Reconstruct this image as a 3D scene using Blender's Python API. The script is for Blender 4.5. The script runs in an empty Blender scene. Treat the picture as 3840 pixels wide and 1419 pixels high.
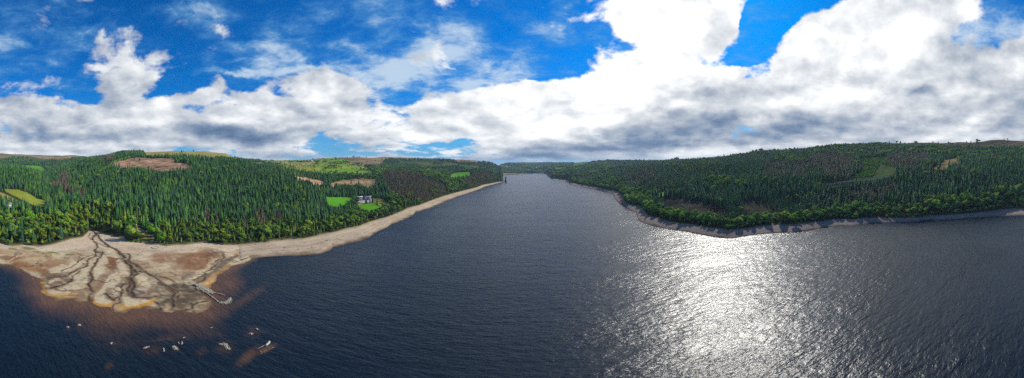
import bpy, math, random
import numpy as np
from mathutils import Matrix, Vector
random.seed(7); rng = np.random.default_rng(7)
R = math.radians
scene = bpy.context.scene
C = scene.collection
CAMZ, YH, PPD = 110.0, 620.0, 21.3333      # eye height, horizon row and rows per degree of the 3840-wide panorama

# ------------------------------------------------------------------ geometry of the panorama
def az_of(X): return (np.asarray(X, float)/3840-.5)*180
def X_of(az): return (np.asarray(az, float)/180+.5)*3840
def dep(Y): return np.tan(np.radians((np.asarray(Y, float)-YH)/PPD))
def dist(Y, z=0): return (CAMZ-z)/dep(Y)
def gp(X, Y, z=0.):                                     # point of the level z seen at X, Y
    a = np.radians(az_of(X)); d = dist(Y, z)
    return np.stack([d*np.sin(a), d*np.cos(a)], -1)
def to_px(x, y, z):
    az = np.degrees(np.arctan2(x, y)); d = np.hypot(x, y)
    return X_of(az), YH-np.degrees(np.arctan2(z-CAMZ, d))*PPD

# ------------------------------------------------------------------ noise
def _h(ix, iy, s):
    h = (ix.astype(np.int64)*374761393+iy.astype(np.int64)*668265263+s*974634777) & 0xffffffff
    h = ((h ^ (h >> 13))*1274126177) & 0xffffffff
    return ((h ^ (h >> 16)) & 0xffffff)/float(0xffffff)
def vnoise(x, y, s=0):
    x = np.asarray(x, float); y = np.asarray(y, float)
    ix, iy = np.floor(x), np.floor(y); fx, fy = x-ix, y-iy
    fx = fx*fx*(3-2*fx); fy = fy*fy*(3-2*fy)
    a, b, c, d = _h(ix, iy, s), _h(ix+1, iy, s), _h(ix, iy+1, s), _h(ix+1, iy+1, s)
    return (a+(b-a)*fx)*(1-fy)+(c+(d-c)*fx)*fy
def fbm(x, y, s=0, o=4):
    t, a, n = 0, .5, 0
    for k in range(o):
        t = t+a*(vnoise(x*2**k, y*2**k, s+k*17)*2-1); n += a; a *= .5
    return t/n
def sstep(a, b, x):
    t = np.clip((x-a)/(b-a), 0, 1); return t*t*(3-2*t)
def lerp(a, b, t): return a+(b-a)*t
def inpoly(px, py, poly):
    px = np.asarray(px); r = np.zeros(px.shape, bool); n = len(poly)
    for i in range(n):
        x0, y0 = poly[i]; x1, y1 = poly[(i+1) % n]
        if y0 == y1: continue
        c = ((y0 > py) != (y1 > py)) & (px < (x1-x0)*(py-y0)/(y1-y0)+x0)
        r ^= c
    return r
def segdist(x, y, pts):
    D = np.full(np.shape(x), 1e9); T = np.zeros(np.shape(x)); n = len(pts)-1
    for i in range(n):
        ax, ay = pts[i]; bx, by = pts[i+1]; dx, dy = bx-ax, by-ay
        t = np.clip(((x-ax)*dx+(y-ay)*dy)/(dx*dx+dy*dy+1e-9), 0, 1)
        d = np.hypot(x-ax-t*dx, y-ay-t*dy); m = d < D
        D = np.where(m, d, D); T = np.where(m, (i+t)/n, T)
    return D, T
def srgb(r, g, b):
    c = np.array([r, g, b], float)/255
    return np.where(c <= .04045, c/12.92, ((c+.055)/1.055)**2.4)

# zoom frames used while measuring: (origin x, origin y, scale)
ZF = {1: (0, 540, 2.38), 2: (600, 540, 2.38), 3: (1200, 540, 2.38), 4: (1800, 560, 3.173), 5: (2300, 520, 2.38),
      6: (2900, 480, 2.164), 7: (0, 840, 1.6445), 8: (1200, 720, 7.933), 9: (200, 1180, 3.0306), 10: (0, 930, 5.6), 11: (700, 1030, 6.8), 12: (960, 580, 5.8545), 13: (3000, 560, 3.0667)}
def Z(k, pts):
    ox, oy, s = ZF[k]; return [(ox+x/s, oy+y/s) for x, y in pts]

# ------------------------------------------------------------------ object helpers
def link(o, parent=None):
    C.objects.link(o)
    if parent is not None: o.parent = parent
    return o
def tag(o, label=None, cat=None, group=None, kind=None):
    if label: o['label'] = label
    if cat: o['category'] = cat
    if group: o['group'] = group
    if kind: o['kind'] = kind
    return o
def empty(name, loc=(0, 0, 0), rz=0):
    o = bpy.data.objects.new(name, None); link(o); o.location = loc; o.rotation_euler = (0, 0, rz); o.empty_display_size = .5; return o
def mesh_np(name, V, F, mats=(), cols=None, smooth=False, mi=None):
    me = bpy.data.meshes.new(name); V = np.asarray(V, np.float32)
    if isinstance(F, np.ndarray):
        nf, k = F.shape; tot = np.full(nf, k, np.int32); flat = F.ravel().astype(np.int32)
    else:
        nf = len(F); tot = np.array([len(f) for f in F], np.int32); flat = np.array([i for f in F for i in f], np.int32)
    me.vertices.add(len(V)); me.vertices.foreach_set('co', V.ravel())
    me.loops.add(len(flat)); me.loops.foreach_set('vertex_index', flat)
    me.polygons.add(nf); st = np.concatenate([[0], np.cumsum(tot)[:-1]]).astype(np.int32)
    me.polygons.foreach_set('loop_start', st); me.polygons.foreach_set('loop_total', tot)
    if smooth: me.polygons.foreach_set('use_smooth', np.ones(nf, bool))
    for m in mats: me.materials.append(m)
    if mi is not None: me.polygons.foreach_set('material_index', np.asarray(mi, np.int32))
    me.update(calc_edges=True)
    if cols is not None:
        for nm, c in cols.items():
            if c.ndim == 1:
                a = me.attributes.new(nm, 'FLOAT', 'POINT'); a.data.foreach_set('value', c.astype(np.float32))
            else:
                a = me.attributes.new(nm, 'FLOAT_COLOR', 'POINT')
                a.data.foreach_set('color', np.concatenate([c, np.ones((len(c), 1))], 1).astype(np.float32).ravel())
    return me
class MB:                                              # collects simple solids, builds them as one mesh
    def __init__(s): s.v = []; s.f = []
    def add(s, V, F):
        n = len(s.v); s.v += [tuple(v) for v in V]; s.f += [tuple(i+n for i in f) for f in F]; return s
    def box(s, cx, cy, cz, sx, sy, sz, rz=0, taper=1.):
        c, q = math.cos(rz), math.sin(rz); V = []
        for k in (0, 1):
            t = 1 if k == 0 else taper
            for a, b in ((-1, -1), (1, -1), (1, 1), (-1, 1)):
                x, y = a*sx/2*t, b*sy/2*t; V.append((cx+x*c-y*q, cy+x*q+y*c, cz+(k-.5)*sz))
        return s.add(V, [(3, 2, 1, 0), (4, 5, 6, 7), (0, 1, 5, 4), (1, 2, 6, 5), (2, 3, 7, 6), (3, 0, 4, 7)])
    def cyl(s, x, y, z0, z1, r0, r1, n=14, cap=True):
        V = [(x+r0*math.cos(2*math.pi*i/n), y+r0*math.sin(2*math.pi*i/n), z0) for i in range(n)]
        if r1 < 1e-4:
            V.append((x, y, z1)); F = [(i, (i+1) % n, n) for i in range(n)]
        else:
            V += [(x+r1*math.cos(2*math.pi*i/n), y+r1*math.sin(2*math.pi*i/n), z1) for i in range(n)]
            F = [(i, (i+1) % n, n+(i+1) % n, n+i) for i in range(n)]
            if cap: F.append(tuple(range(n, 2*n)))
        F.append(tuple(range(n-1, -1, -1)))
        return s.add(V, F)
    def gable(s, cx, cy, z0, L, W, H, rz=0, over=.4):   # solid gabled roof, ridge along local x
        c, q = math.cos(rz), math.sin(rz); l, w = L/2+over, W/2+over
        P = [(-l, -w, 0), (l, -w, 0), (l, w, 0), (-l, w, 0), (-l, 0, H), (l, 0, H), (-l, -w, -.25), (l, -w, -.25), (l, w, -.25), (-l, w, -.25)]
        V = [(cx+x*c-y*q, cy+x*q+y*c, z0+z) for x, y, z in P]
        return s.add(V, [(0, 1, 5, 4), (2, 3, 4, 5), (0, 4, 3), (1, 2, 5), (0, 6, 7, 1), (1, 7, 8, 2), (2, 8, 9, 3), (3, 9, 6, 0), (6, 9, 8, 7)])
    def build(s, name, mat, parent=None, smooth=False):
        me = mesh_np(name, s.v, s.f, [mat], smooth=smooth)
        return link(bpy.data.objects.new(name, me), parent)

# ------------------------------------------------------------------ materials
def newmat(name):
    m = bpy.data.materials.new(name); m.use_nodes = True; nt = m.node_tree
    for n in list(nt.nodes): nt.nodes.remove(n)
    out = nt.nodes.new('ShaderNodeOutputMaterial'); b = nt.nodes.new('ShaderNodeBsdfPrincipled')
    nt.links.new(b.outputs[0], out.inputs[0]); return m, nt, b, out
def N(nt, t, **k):
    n = nt.nodes.new(t)
    for a, v in k.items(): setattr(n, a, v)
    return n
def ramp(nt, fac, stops):
    r = N(nt, 'ShaderNodeValToRGB'); e = r.color_ramp.elements
    while len(e) < len(stops): e.new(.5)
    for i, (p, c) in enumerate(stops): e[i].position = p; e[i].color = tuple(c)+(1,) if len(c) == 3 else c
    nt.links.new(fac, r.inputs[0]); return r.outputs[0]
def mixc(nt, t, a, b, f):
    m = N(nt, 'ShaderNodeMix', data_type='RGBA', blend_type=t)
    for s, v in ((m.inputs[0], f), (m.inputs[6], a), (m.inputs[7], b)):
        if hasattr(v, 'links'): nt.links.new(v, s)
        elif isinstance(v, (int, float)): s.default_value = v
        else: s.default_value = tuple(v)+(1,)
    return m.outputs[2]
def noise(nt, vec, scale, detail=4, rough=.55):
    n = N(nt, 'ShaderNodeTexNoise'); n.inputs['Scale'].default_value = scale; n.inputs['Detail'].default_value = detail
    n.inputs['Roughness'].default_value = rough
    if vec is not None: nt.links.new(vec, n.inputs['Vector'])
    return n.outputs[0]
def math2(nt, op, a, b=None, clamp=False):
    m = N(nt, 'ShaderNodeMath', operation=op); m.use_clamp = clamp
    for i, v in enumerate((a, b)):
        if v is None: continue
        if isinstance(v, (int, float)): m.inputs[i].default_value = v
        else: nt.links.new(v, m.inputs[i])
    return m.outputs[0]
def foliage(name, dark, mid, light, rough=.75, hue_noise=.02, trans=0.25):
    m, nt, b, out = newmat(name)
    geo = N(nt, 'ShaderNodeNewGeometry'); oi = N(nt, 'ShaderNodeObjectInfo')
    n1 = noise(nt, geo.outputs['Position'], hue_noise, 3); n2 = noise(nt, geo.outputs['Position'], .9, 3)
    s = math2(nt, 'ADD', math2(nt, 'MULTIPLY', oi.outputs['Random'], .55), math2(nt, 'ADD', math2(nt, 'MULTIPLY', n1, .40), math2(nt, 'MULTIPLY', n2, .2)))
    col = ramp(nt, s, [(.2, dark), (.52, mid), (.86, light)])
    nt.links.new(col, b.inputs['Base Color']); b.inputs['Roughness'].default_value = rough
    b.inputs['Specular IOR Level'].default_value = .25
    tr = N(nt, 'ShaderNodeBsdfTranslucent'); nt.links.new(col, tr.inputs['Color'])
    mx = N(nt, 'ShaderNodeMixShader'); mx.inputs[0].default_value = trans
    nt.links.new(b.outputs[0], mx.inputs[1]); nt.links.new(tr.outputs[0], mx.inputs[2]); nt.links.new(mx.outputs[0], out.inputs[0])
    return m
def plain(name, c, rough=.8, var=.25, scale=.6, metal=0.):
    m, nt, b, out = newmat(name); geo = N(nt, 'ShaderNodeNewGeometry')
    n = noise(nt, geo.outputs['Position'], scale, 5)
    c = np.array(c, float)
    col = ramp(nt, n, [(.3, tuple(c*(1-var))), (.7, tuple(np.minimum(c*(1+var), 1)))])
    nt.links.new(col, b.inputs['Base Color']); b.inputs['Roughness'].default_value = rough; b.inputs['Metallic'].default_value = metal
    return m
M = {}
M['spruce'] = foliage('spruce_needles', (.014, .066, .020), (.050, .170, .038), (.150, .330, .060))
M['spruce_b'] = foliage('blue_spruce_needles', (.020, .062, .040), (.050, .120, .068), (.110, .200, .100))
M['spruce_y'] = foliage('young_conifer_needles', (.055, .125, .014), (.140, .260, .026), (.290, .400, .040))
M['broad'] = foliage('broad_leaves', (.038, .110, .016), (.145, .280, .032), (.320, .450, .050))
M['broad_y'] = foliage('yellowing_leaves', (.060, .110, .008), (.160, .225, .014), (.310, .350, .020))
M['broad_g'] = foliage('vivid_leaves', (.040, .130, .006), (.090, .250, .008), (.160, .380, .010))
M['larch'] = foliage('bare_larch_twigs', (.150, .118, .072), (.300, .240, .155), (.460, .375, .250), trans=.1)
M['bark'] = plain('bark', (.06, .045, .035), .9, .4, 1.5)
M['bark_pole'] = plain('dull_bark', (.055, .047, .040), .9, .35, 1.5)
M['bark_grey'] = plain('pale_bark', (.17, .145, .125), .9, .35, 1.5)

# ------------------------------------------------------------------ terrain
def ladder(*segs):
    P = [];
    for k, pts in segs: P += Z(k, pts)
    P.sort(); return np.array(P)
shore = ladder((7, [(1480, 245), (1560, 218), (1640, 207), (1720, 203)]),
    (3, [(110, 932), (190, 910), (300, 885), (380, 865), (430, 845), (470, 815), (520, 785), (600, 750), (640, 720), (740, 685), (820, 650), (850, 615), (950, 585), (1060, 545), (1140, 510), (1220, 475), (1330, 440), (1430, 405), (1470, 385), (1560, 360), (1610, 346), (1632, 342)]),
    (4, [(272, 307), (330, 306), (450, 302), (600, 292), (700, 293), (795, 295), (812, 330), (830, 345), (880, 370), (960, 385), (1048, 395), (1060, 422), (1110, 437), (1200, 447), (1300, 465), (1380, 482), (1500, 510), (1586, 535), (1600, 585), (1610, 600), (1650, 650), (1700, 685), (1740, 700), (1780, 730), (1850, 755)]),
    (5, [(212, 690), (225, 740), (270, 760), (370, 790), (500, 815), (650, 835), (720, 850), (800, 865), (900, 885), (1020, 897), (1100, 890), (1160, 880), (1250, 865), (1400, 850)]),
    (6, [(0, 858), (200, 850), (300, 835), (400, 815), (520, 800), (640, 803), (700, 790), (820, 775), (1000, 773), (1150, 765), (1210, 748), (1250, 748), (1400, 750), (1560, 738), (1800, 720), (1900, 715), (2034, 712)]))
# measured in the wide crop (900,840, 1.644)
w = np.array([(200, 204), (330, 200), (420, 197), (500, 190), (560, 165)], float); w = np.stack([900+w[:, 0]/1.644, 840+w[:, 1]/1.644], 1)
shore = np.vstack([shore, w]); shore = shore[np.argsort(shore[:, 0])]
top = ladder((1, [(0, 890), (120, 915), (230, 905), (350, 920), (460, 905), (550, 880), (640, 850), (740, 835), (785, 795), (800, 768), (830, 772), (900, 795), (1020, 830), (1110, 850), (1140, 872), (1290, 885), (1390, 892), (1428, 903)]),
    (2, [(0, 905), (60, 915), (150, 905), (230, 905), (330, 890), (400, 885), (600, 905), (720, 905), (950, 885), (1010, 870), (1130, 860), (1280, 850), (1380, 830), (1425, 818)]),
    (3, [(0, 815), (110, 795), (250, 755), (350, 735), (450, 695), (600, 655), (730, 605), (790, 575), (900, 545), (1000, 505), (1100, 470), (1200, 440), (1300, 415), (1400, 390), (1460, 365), (1600, 338), (1632, 336)]),
    (4, [(272, 292), (450, 288), (600, 284), (700, 286), (800, 290), (835, 330), (870, 345), (1060, 365), (1090, 395), (1200, 420), (1330, 440), (1500, 480), (1640, 505), (1700, 560), (1730, 640), (1780, 660), (1860, 668)]),
    (5, [(230, 600), (280, 640), (290, 685), (350, 700), (450, 730), (560, 755), (700, 770), (800, 790), (930, 805), (1030, 820), (1080, 812), (1220, 802), (1300, 782), (1400, 775)]),
    (6, [(0, 775), (100, 785), (160, 785), (300, 770), (430, 755), (500, 745), (640, 745), (760, 735), (850, 730), (1000, 735), (1180, 730), (1230, 720), (1400, 710), (1560, 700), (1750, 680), (1850, 665), (2034, 655)]))
K1Z = 5.
# stations: X -> six (distance, row) or (distance, 'z', height)
z = 'z'
ST = {
 0: [(560, z, 26), (700, z, 46), (1000, 622), (1500, z, 72), (2600, z, 150), (4200, 571)],
 100: [(560, z, 26), (700, z, 42), (1000, 634), (1600, z, 70), (2600, z, 150), (4200, 577)],
 180: [(560, z, 22), (740, z, 36), (1000, 686), (1700, z, 76), (2600, z, 125), (4200, 576)],
 260: [(560, z, 25), (800, z, 58), (1100, 652), (1700, z, 108), (2400, z, 150), (4200, 576)],
 330: [(570, z, 30), (800, z, 66), (1200, 603), (1700, z, 145), (2400, z, 130), (4200, 583)],
 450: [(560, z, 32), (780, z, 76), (1100, 600), (1350, 587), (1700, 570), (4000, z, 190)],
 600: [(560, z, 30), (780, z, 76), (1100, 600), (1350, 584), (1700, 566), (4000, z, 190)],
 700: [(570, z, 30), (800, z, 78), (1130, 594), (1350, 584), (1700, 567), (4000, z, 190)],
 850: [(590, z, 30), (820, z, 80), (1150, 597), (1350, 590), (1700, 574), (4000, z, 180)],
 930: [(600, z, 28), (830, z, 78), (1150, 608), (1500, z, 100), (2500, 607), (3900, 596)],
 1000: [(620, z, 28), (840, z, 76), (1080, 630), (1400, z, 78), (2500, 612), (3800, 597)],
 1100: [(620, z, 26), (800, z, 60), (960, 662), (1350, z, 78), (2500, 611), (3800, 596)],
 1200: [(640, z, 20), (780, z, 36), (960, z, 50), (1350, z, 78), (2500, 606), (3800, 590)],
 1300: [(650, z, 10), (760, z, 17), (900, z, 27), (1350, z, 76), (2500, 605), (3800, 583)],
 1400: [(700, z, 14), (800, z, 22), (900, z, 30), (1350, z, 76), (2500, 615), (3800, 581)],
 1450: [(740, z, 18), (880, z, 38), (1080, z, 66), (1450, z, 72), (2600, 622), (3800, 579)],
 1500: [(860, z, 34), (1030, z, 66), (1230, 655), (1550, z, 66), (2600, 622), (3800, 580)],
 1600: [(1040, z, 34), (1180, z, 64), (1350, 662), (1700, z, 56), (2600, 624), (3800, 589)],
 1700: [(1330, z, 34), (1480, z, 52), (1750, z, 62), (1950, 640), (2700, 622), (3800, 591)],
 1790: [(1640, z, 40), (1740, z, 66), (1850, 634), (2250, z, 60), (3000, 622), (3900, 600)],
 1850: [(1960, z, 28), (2020, z, 44), (2090, z, 52), (2500, z, 50), (3200, z, 70), (4100, 612)],
 1878: [(2120, z, 8), (2150, z, 9), (2190, z, 8), (3000, z, 3), (3600, z, 5), (5000, 622)],
 1886: [(3900, z, 25), (4200, z, 55), (4700, 629), (5400, z, 80), (6500, 613), (12000, 611)],
 1960: [(4100, z, 25), (4500, z, 55), (5000, 626), (5600, z, 70), (7000, 614.5), (12000, 609)],
 2000: [(4300, z, 30), (4700, z, 60), (5000, 630), (5600, z, 50), (7000, 621), (12000, 608.5)],
 2040: [(4300, z, 30), (4700, z, 60), (5000, 628), (5600, z, 80), (6500, 614), (12000, 609)],
 2075: [(2600, z, 20), (3200, z, 40), (4200, 633), (5000, 625), (6000, 613), (11000, 613)],
 2140: [(2050, z, 25), (2500, z, 56), (3300, 633), (4200, z, 84), (5500, 612), (9000, 615)],
 2220: [(1800, z, 25), (2200, z, 56), (2900, 630), (3800, z, 92), (4800, 609), (7000, 612)],
 2300: [(1400, z, 22), (1800, z, 56), (2400, 630), (3200, z, 92), (4200, 605), (6500, 606)],
 2360: [(1150, z, 22), (1500, z, 56), (2000, 632), (2700, z, 100), (3600, 606), (6000, 603)],
 2430: [(850, z, 25), (1150, z, 60), (1650, 634), (2300, z, 112), (3000, 609), (5500, 605)],
 2550: [(700, z, 20), (900, z, 60), (1250, 634), (1700, z, 108), (2200, 614), (3300, 594)],
 2700: [(690, z, 22), (850, z, 58), (1150, 630), (1500, 612), (2000, 600), (2700, 584)],
 2850: [(690, z, 24), (840, z, 64), (1150, 624), (1500, 600), (1900, 572), (2700, z, 180)],
 3000: [(700, z, 28), (840, z, 70), (1100, 618), (1400, 590), (1800, 562), (2700, z, 200)],
 3150: [(710, z, 32), (850, z, 74), (1100, 614), (1400, 580), (1800, 549), (2700, z, 220)],
 3340: [(720, z, 36), (870, z, 80), (1100, 612), (1400, 582), (1900, 548), (2800, 533)],
 3450: [(730, z, 38), (880, z, 84), (1100, 614), (1400, 584), (1900, 550), (2800, 536)],
 3570: [(750, z, 42), (890, z, 88), (1080, 616), (1400, 582), (1900, 548), (2800, 535)],
 3700: [(790, z, 40), (940, z, 88), (1130, 612), (1500, 572), (1900, 540), (2400, 525)],
 3755: [(800, z, 40), (960, z, 88), (1150, 612), (1500, 570), (1900, 538), (2400, 519)],
 3840: [(850, z, 38), (1000, z, 84), (1180, 612), (1500, 572), (1900, 540), (2400, 523)]}
ST[-500] = ST[0]; ST[4300] = ST[3840]
sx = np.array(sorted(ST)); SD = np.zeros((len(sx), 6)); SZ = np.zeros((len(sx), 6))
for i, X in enumerate(sx):
    for k, s in enumerate(ST[X]):
        SD[i, k] = s[0]; SZ[i, k] = s[2] if len(s) == 3 else CAMZ-s[0]*dep(s[1])
AZ = np.arange(-108, 108.01, .15); NA = len(AZ); XA = X_of(AZ)
shY = np.interp(XA, shore[:, 0], shore[:, 1]); tpY = np.interp(XA, top[:, 0], top[:, 1])
K1A = 5+2.0*sstep(2050, 2350, XA)
d1 = (CAMZ-K1A)/dep(tpY); d0 = dist(shY, 0)
wob = fbm(XA/9, XA*0, 5, 3)
blend = sstep(880, 905, XA)
d0 = (d1-22)*(1-blend)+np.minimum(d0, d1-6)*blend
d0 = np.minimum(d0, d1-6)
z0 = -2.2*(1-blend)-.25*blend
KD = [d0-16, d0, d1]; KZ = [np.full(NA, -3.5), z0, K1A]
for k in range(6):
    kd = np.interp(XA, sx, SD[:, k]); KD.append(kd); KZ.append(np.interp(XA, sx, SZ[:, k]))
for k in range(3, 9): KD[k] = np.maximum(KD[k], KD[k-1]+25)
KD.append(KD[-1]*1.5); KZ.append(KZ[-1]*.55)
sub = [3, 22, 26, 30, 34, 26, 30, 36, 8]
Dg, Zg, Tg = [], [], []
for k, n in enumerate(sub):
    for j in range(n):
        t = j/n; Dg.append(lerp(KD[k], KD[k+1], t)); Zg.append(lerp(KZ[k], KZ[k+1], t)); Tg.append(k+t)
Dg.append(KD[-1]); Zg.append(KZ[-1]); Tg.append(9.)
D = np.array(Dg); ZZ = np.array(Zg); T = np.array(Tg)           # [radial, azimuth]
def gsm(A, s, ax):
    r = int(3*s); k = np.exp(-.5*(np.arange(-r, r+1)/s)**2); k /= k.sum()
    P = np.pad(A, [(r, r) if a == ax else (0, 0) for a in (0, 1)], mode='edge')
    return sum(k[i]*(P[i:i+A.shape[0], :] if ax == 0 else P[:, i:i+A.shape[1]]) for i in range(2*r+1))
sm = gsm(gsm(ZZ, 6, 0), 3, 1)
wgt = sstep(2.05, 2.5, T)[:, None]; ZZ = ZZ*(1-wgt)+sm*wgt
A_r = np.radians(AZ)[None, :]; GX = D*np.sin(A_r); GY = D*np.cos(A_r)
amp = np.clip((D-KD[2][None, :])/160, 0, 1)*np.minimum(3+.0045*D, 16)
ZZ = ZZ+amp*fbm(GX/230, GY/230, 3, 5)
amp2 = np.clip((D-1600)/2500, 0, 1)*np.where(D > 9000, 1.5, 1)
ZZ = ZZ+amp2*26*fbm(GX/900, GY/900, 9, 4)*np.where(T[:, None] > 8.01, .3, 1)
beach = (T[:, None] > 1) & (T[:, None] <= 2)
ZZ = ZZ+np.where(beach, .25*np.sin((T[:, None]-1)*38+3*fbm(GX/25, GY/25, 4, 2)), 0)*sstep(1.0, 1.15, T)[:, None]*sstep(2., 1.9, T)[:, None]

def height(az, d):
    i = int(min(max((az-AZ[0])/.15, 0), NA-1.001)); f = (az-AZ[0])/.15-i
    return (1-f)*np.interp(d, D[:, i], ZZ[:, i])+f*np.interp(d, D[:, i+1], ZZ[:, i+1])
def height_arr(az, d):
    q = np.clip((az-AZ[0])/.15, 0, NA-1.001); i = q.astype(int); out = np.zeros(len(az))
    o = np.argsort(i, kind='stable'); si = i[o]; b = np.searchsorted(si, np.arange(NA+1))
    for c in range(NA):
        s, e = b[c], b[c+1]
        if e > s: out[o[s:e]] = np.interp(d[o[s:e]], D[:, c], ZZ[:, c])
    return out
HORZ = np.maximum.accumulate((ZZ+5-CAMZ)/D, axis=0)               # running skyline (tangent) with a little canopy
def hidden(az, d, ztop):
    q = np.clip((az-AZ[0])/.15, 0, NA-1.001); i = q.astype(int); out = np.zeros(len(az), bool)
    o = np.argsort(i, kind='stable'); si = i[o]; b = np.searchsorted(si, np.arange(NA+1))
    for c in range(NA):
        s, e = b[c], b[c+1]
        if e > s:
            h = np.interp(d[o[s:e]]-12, D[:, c], HORZ[:, c]); out[o[s:e]] = (ztop[o[s:e]]-CAMZ)/d[o[s:e]] < h
    return out
k1_of = lambda az: np.interp(az, AZ, KD[2]); k0_of = lambda az: np.interp(az, AZ, KD[1])

# ---- land cover drawn as areas
FIELD = [ # (colour, polygon, dmin, dmax)
 ((.20, .23, .030), Z(1, [(20, 400), (150, 405), (260, 440), (330, 490), (415, 510), (400, 560), (300, 550), (200, 500), (60, 430)]), 500, 1100),
 ((.30, .22, .085), Z(1, [(-200, 400), (0, 430), (60, 455), (190, 525), (180, 540), (90, 520), (-200, 495)]), 500, 1100),
 ((.09, .24, .020), Z(1, [(205, 190), (300, 195), (360, 200), (405, 225), (395, 262), (330, 240), (240, 225)]), 1200, 3200),
 ((.09, .18, .025), Z(1, [(815, 268), (960, 190), (1010, 150), (1150, 108), (1210, 108), (1090, 145), (1020, 165), (980, 215), (870, 265)]), 800, 2200),
 ((.26, .23, .060), Z(1, [(1270, 66), (1480, 62), (1450, 98), (1300, 104)]), 1200, 2400),
 ((.24, .22, .055), Z(2, [(225, 66), (560, 78), (680, 100), (600, 135), (500, 138), (400, 130), (240, 104)]), 1200, 2400),
 ((.24, .19, .055), [(635, 865), (648, 882), (662, 905), (650, 912), (590, 908), (600, 885), (615, 860)][:], 0, 0),
 ((.085, .27, .014), Z(8, [(150, 125), (260, 160), (470, 160), (950, 172), (990, 230), (900, 260), (790, 330), (740, 385), (560, 435), (350, 430), (230, 410), (200, 300), (200, 200)]), 600, 1100),
 ((.095, .27, .014), Z(8, [(1100, 430), (1300, 370), (1450, 330), (1600, 335), (1700, 390), (1840, 480), (1760, 540), (1600, 610), (1450, 620), (1300, 560), (1180, 480)]), 600, 1100),
 ((.20, .21, .045), Z(8, [(1540, 195), (1700, 190), (1900, 230), (2050, 310), (2030, 400), (1850, 470), (1780, 440), (1700, 375), (1590, 320)]), 600, 1100),
 ((.38, .34, .32), Z(8, [(1050, 165), (1250, 155), (1550, 185), (1570, 310), (1450, 332), (1230, 325), (1100, 300), (1080, 230)]), 600, 1100),
 ((.30, .24, .12), Z(8, [(980, 430), (1010, 385), (1230, 325), (1400, 330), (1200, 395), (1080, 440)]), 600, 1100),
 ((.10, .25, .025), Z(3, [(1150, 305), (1185, 262), (1260, 252), (1338, 250), (1335, 283), (1290, 295), (1200, 318)]), 1300, 2300),
 ((.12, .28, .02), Z(5, [(405, 482), (460, 475), (455, 518), (405, 525)]), 600, 1100),
 ((.09, .16, .035), Z(4, [(1085, 205), (1150, 145), (1315, 140), (1335, 160), (1200, 185)]), 3000, 8000),
 ((.15, .21, .05), Z(4, [(880, 220), (985, 222), (980, 240), (930, 258), (900, 250)]), 2500, 8000),
 ((.14, .17, .06), Z(4, [(235, 200), (330, 195), (340, 212), (250, 215)]), 3000, 8000)]
CLEAR = [ # felled ground: reddish brown with brash
 (Z(1, [(1000, 190), (1040, 165), (1100, 140), (1200, 118), (1330, 125), (1550, 130), (1560, 168), (1650, 182), (1715, 205), (1690, 228), (1600, 236), (1450, 250), (1350, 228), (1180, 222), (1060, 218)]), 700, 1800, (.30, .185, .11)),
 (Z(2, [(1155, 285), (1280, 295), (1440, 330), (1470, 350), (1470, 375), (1300, 360), (1180, 330)]), 900, 2300, (.34, .21, .12)),
 (Z(3, [(90, 355), (210, 320), (440, 303), (497, 322), (492, 370), (440, 395), (380, 370), (200, 362), (120, 392)]), 900, 2300, (.30, .20, .10)),
 (Z(3, [(-60, 330), (0, 330), (40, 345), (0, 375), (-60, 365)]), 900, 2300, (.34, .21, .12)),
 (Z(5, [(410, 528), (600, 520), (850, 600), (1000, 660), (1030, 720), (850, 705), (650, 668), (450, 630)]), 560, 900, (.040, .036, .026)),
 (Z(5, [(1130, 560), (1250, 540), (1420, 640), (1430, 720), (1200, 700)]), 560, 900, (.040, .040, .026)),
 (Z(6, [(870, 295), (1010, 325), (960, 395), (860, 405), (820, 360)]), 700, 1500, (.060, .080, .028)),
 (Z(6, [(1290, 345), (1320, 300), (1400, 255), (1490, 245), (1510, 285), (1400, 340)]), 700, 1700, (.19, .145, .07))]
YOUNG = [(Z(6, [(700, 250), (900, 235), (1000, 300), (960, 400), (850, 430), (600, 430), (720, 350)]), 700, 1700)]
FARM = Z(12, [(-60, 70), (100, 100), (650, 90), (1400, 70), (1700, 40), (1960, 100), (2050, 160), (2500, 300), (2576, 480), (2100, 530), (1850, 490), (1500, 440), (1100, 400), (900, 360), (700, 330), (560, 330), (480, 230), (200, 170)])
MOORS = [Z(12, [(1690, 60), (1760, -20), (2700, -40), (2900, 60), (2700, 260), (2400, 250), (2100, 190), (1960, 110)]),
         Z(3, [(570, 60), (1530, 130), (1440, 165), (1250, 165), (1150, 140), (860, 135), (600, 130)]),
         Z(1, [(-600, 40), (760, 60), (720, 118), (540, 150), (300, 125), (200, 112), (0, 140), (-600, 150)]),
         Z(6, [(700, 90), (2600, 60), (2600, 150), (1500, 165), (1100, 150), (740, 138)]),
         Z(5, [(560, 195), (640, 150), (950, 130), (1060, 120), (1060, 160), (900, 190), (700, 200)])]
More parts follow.
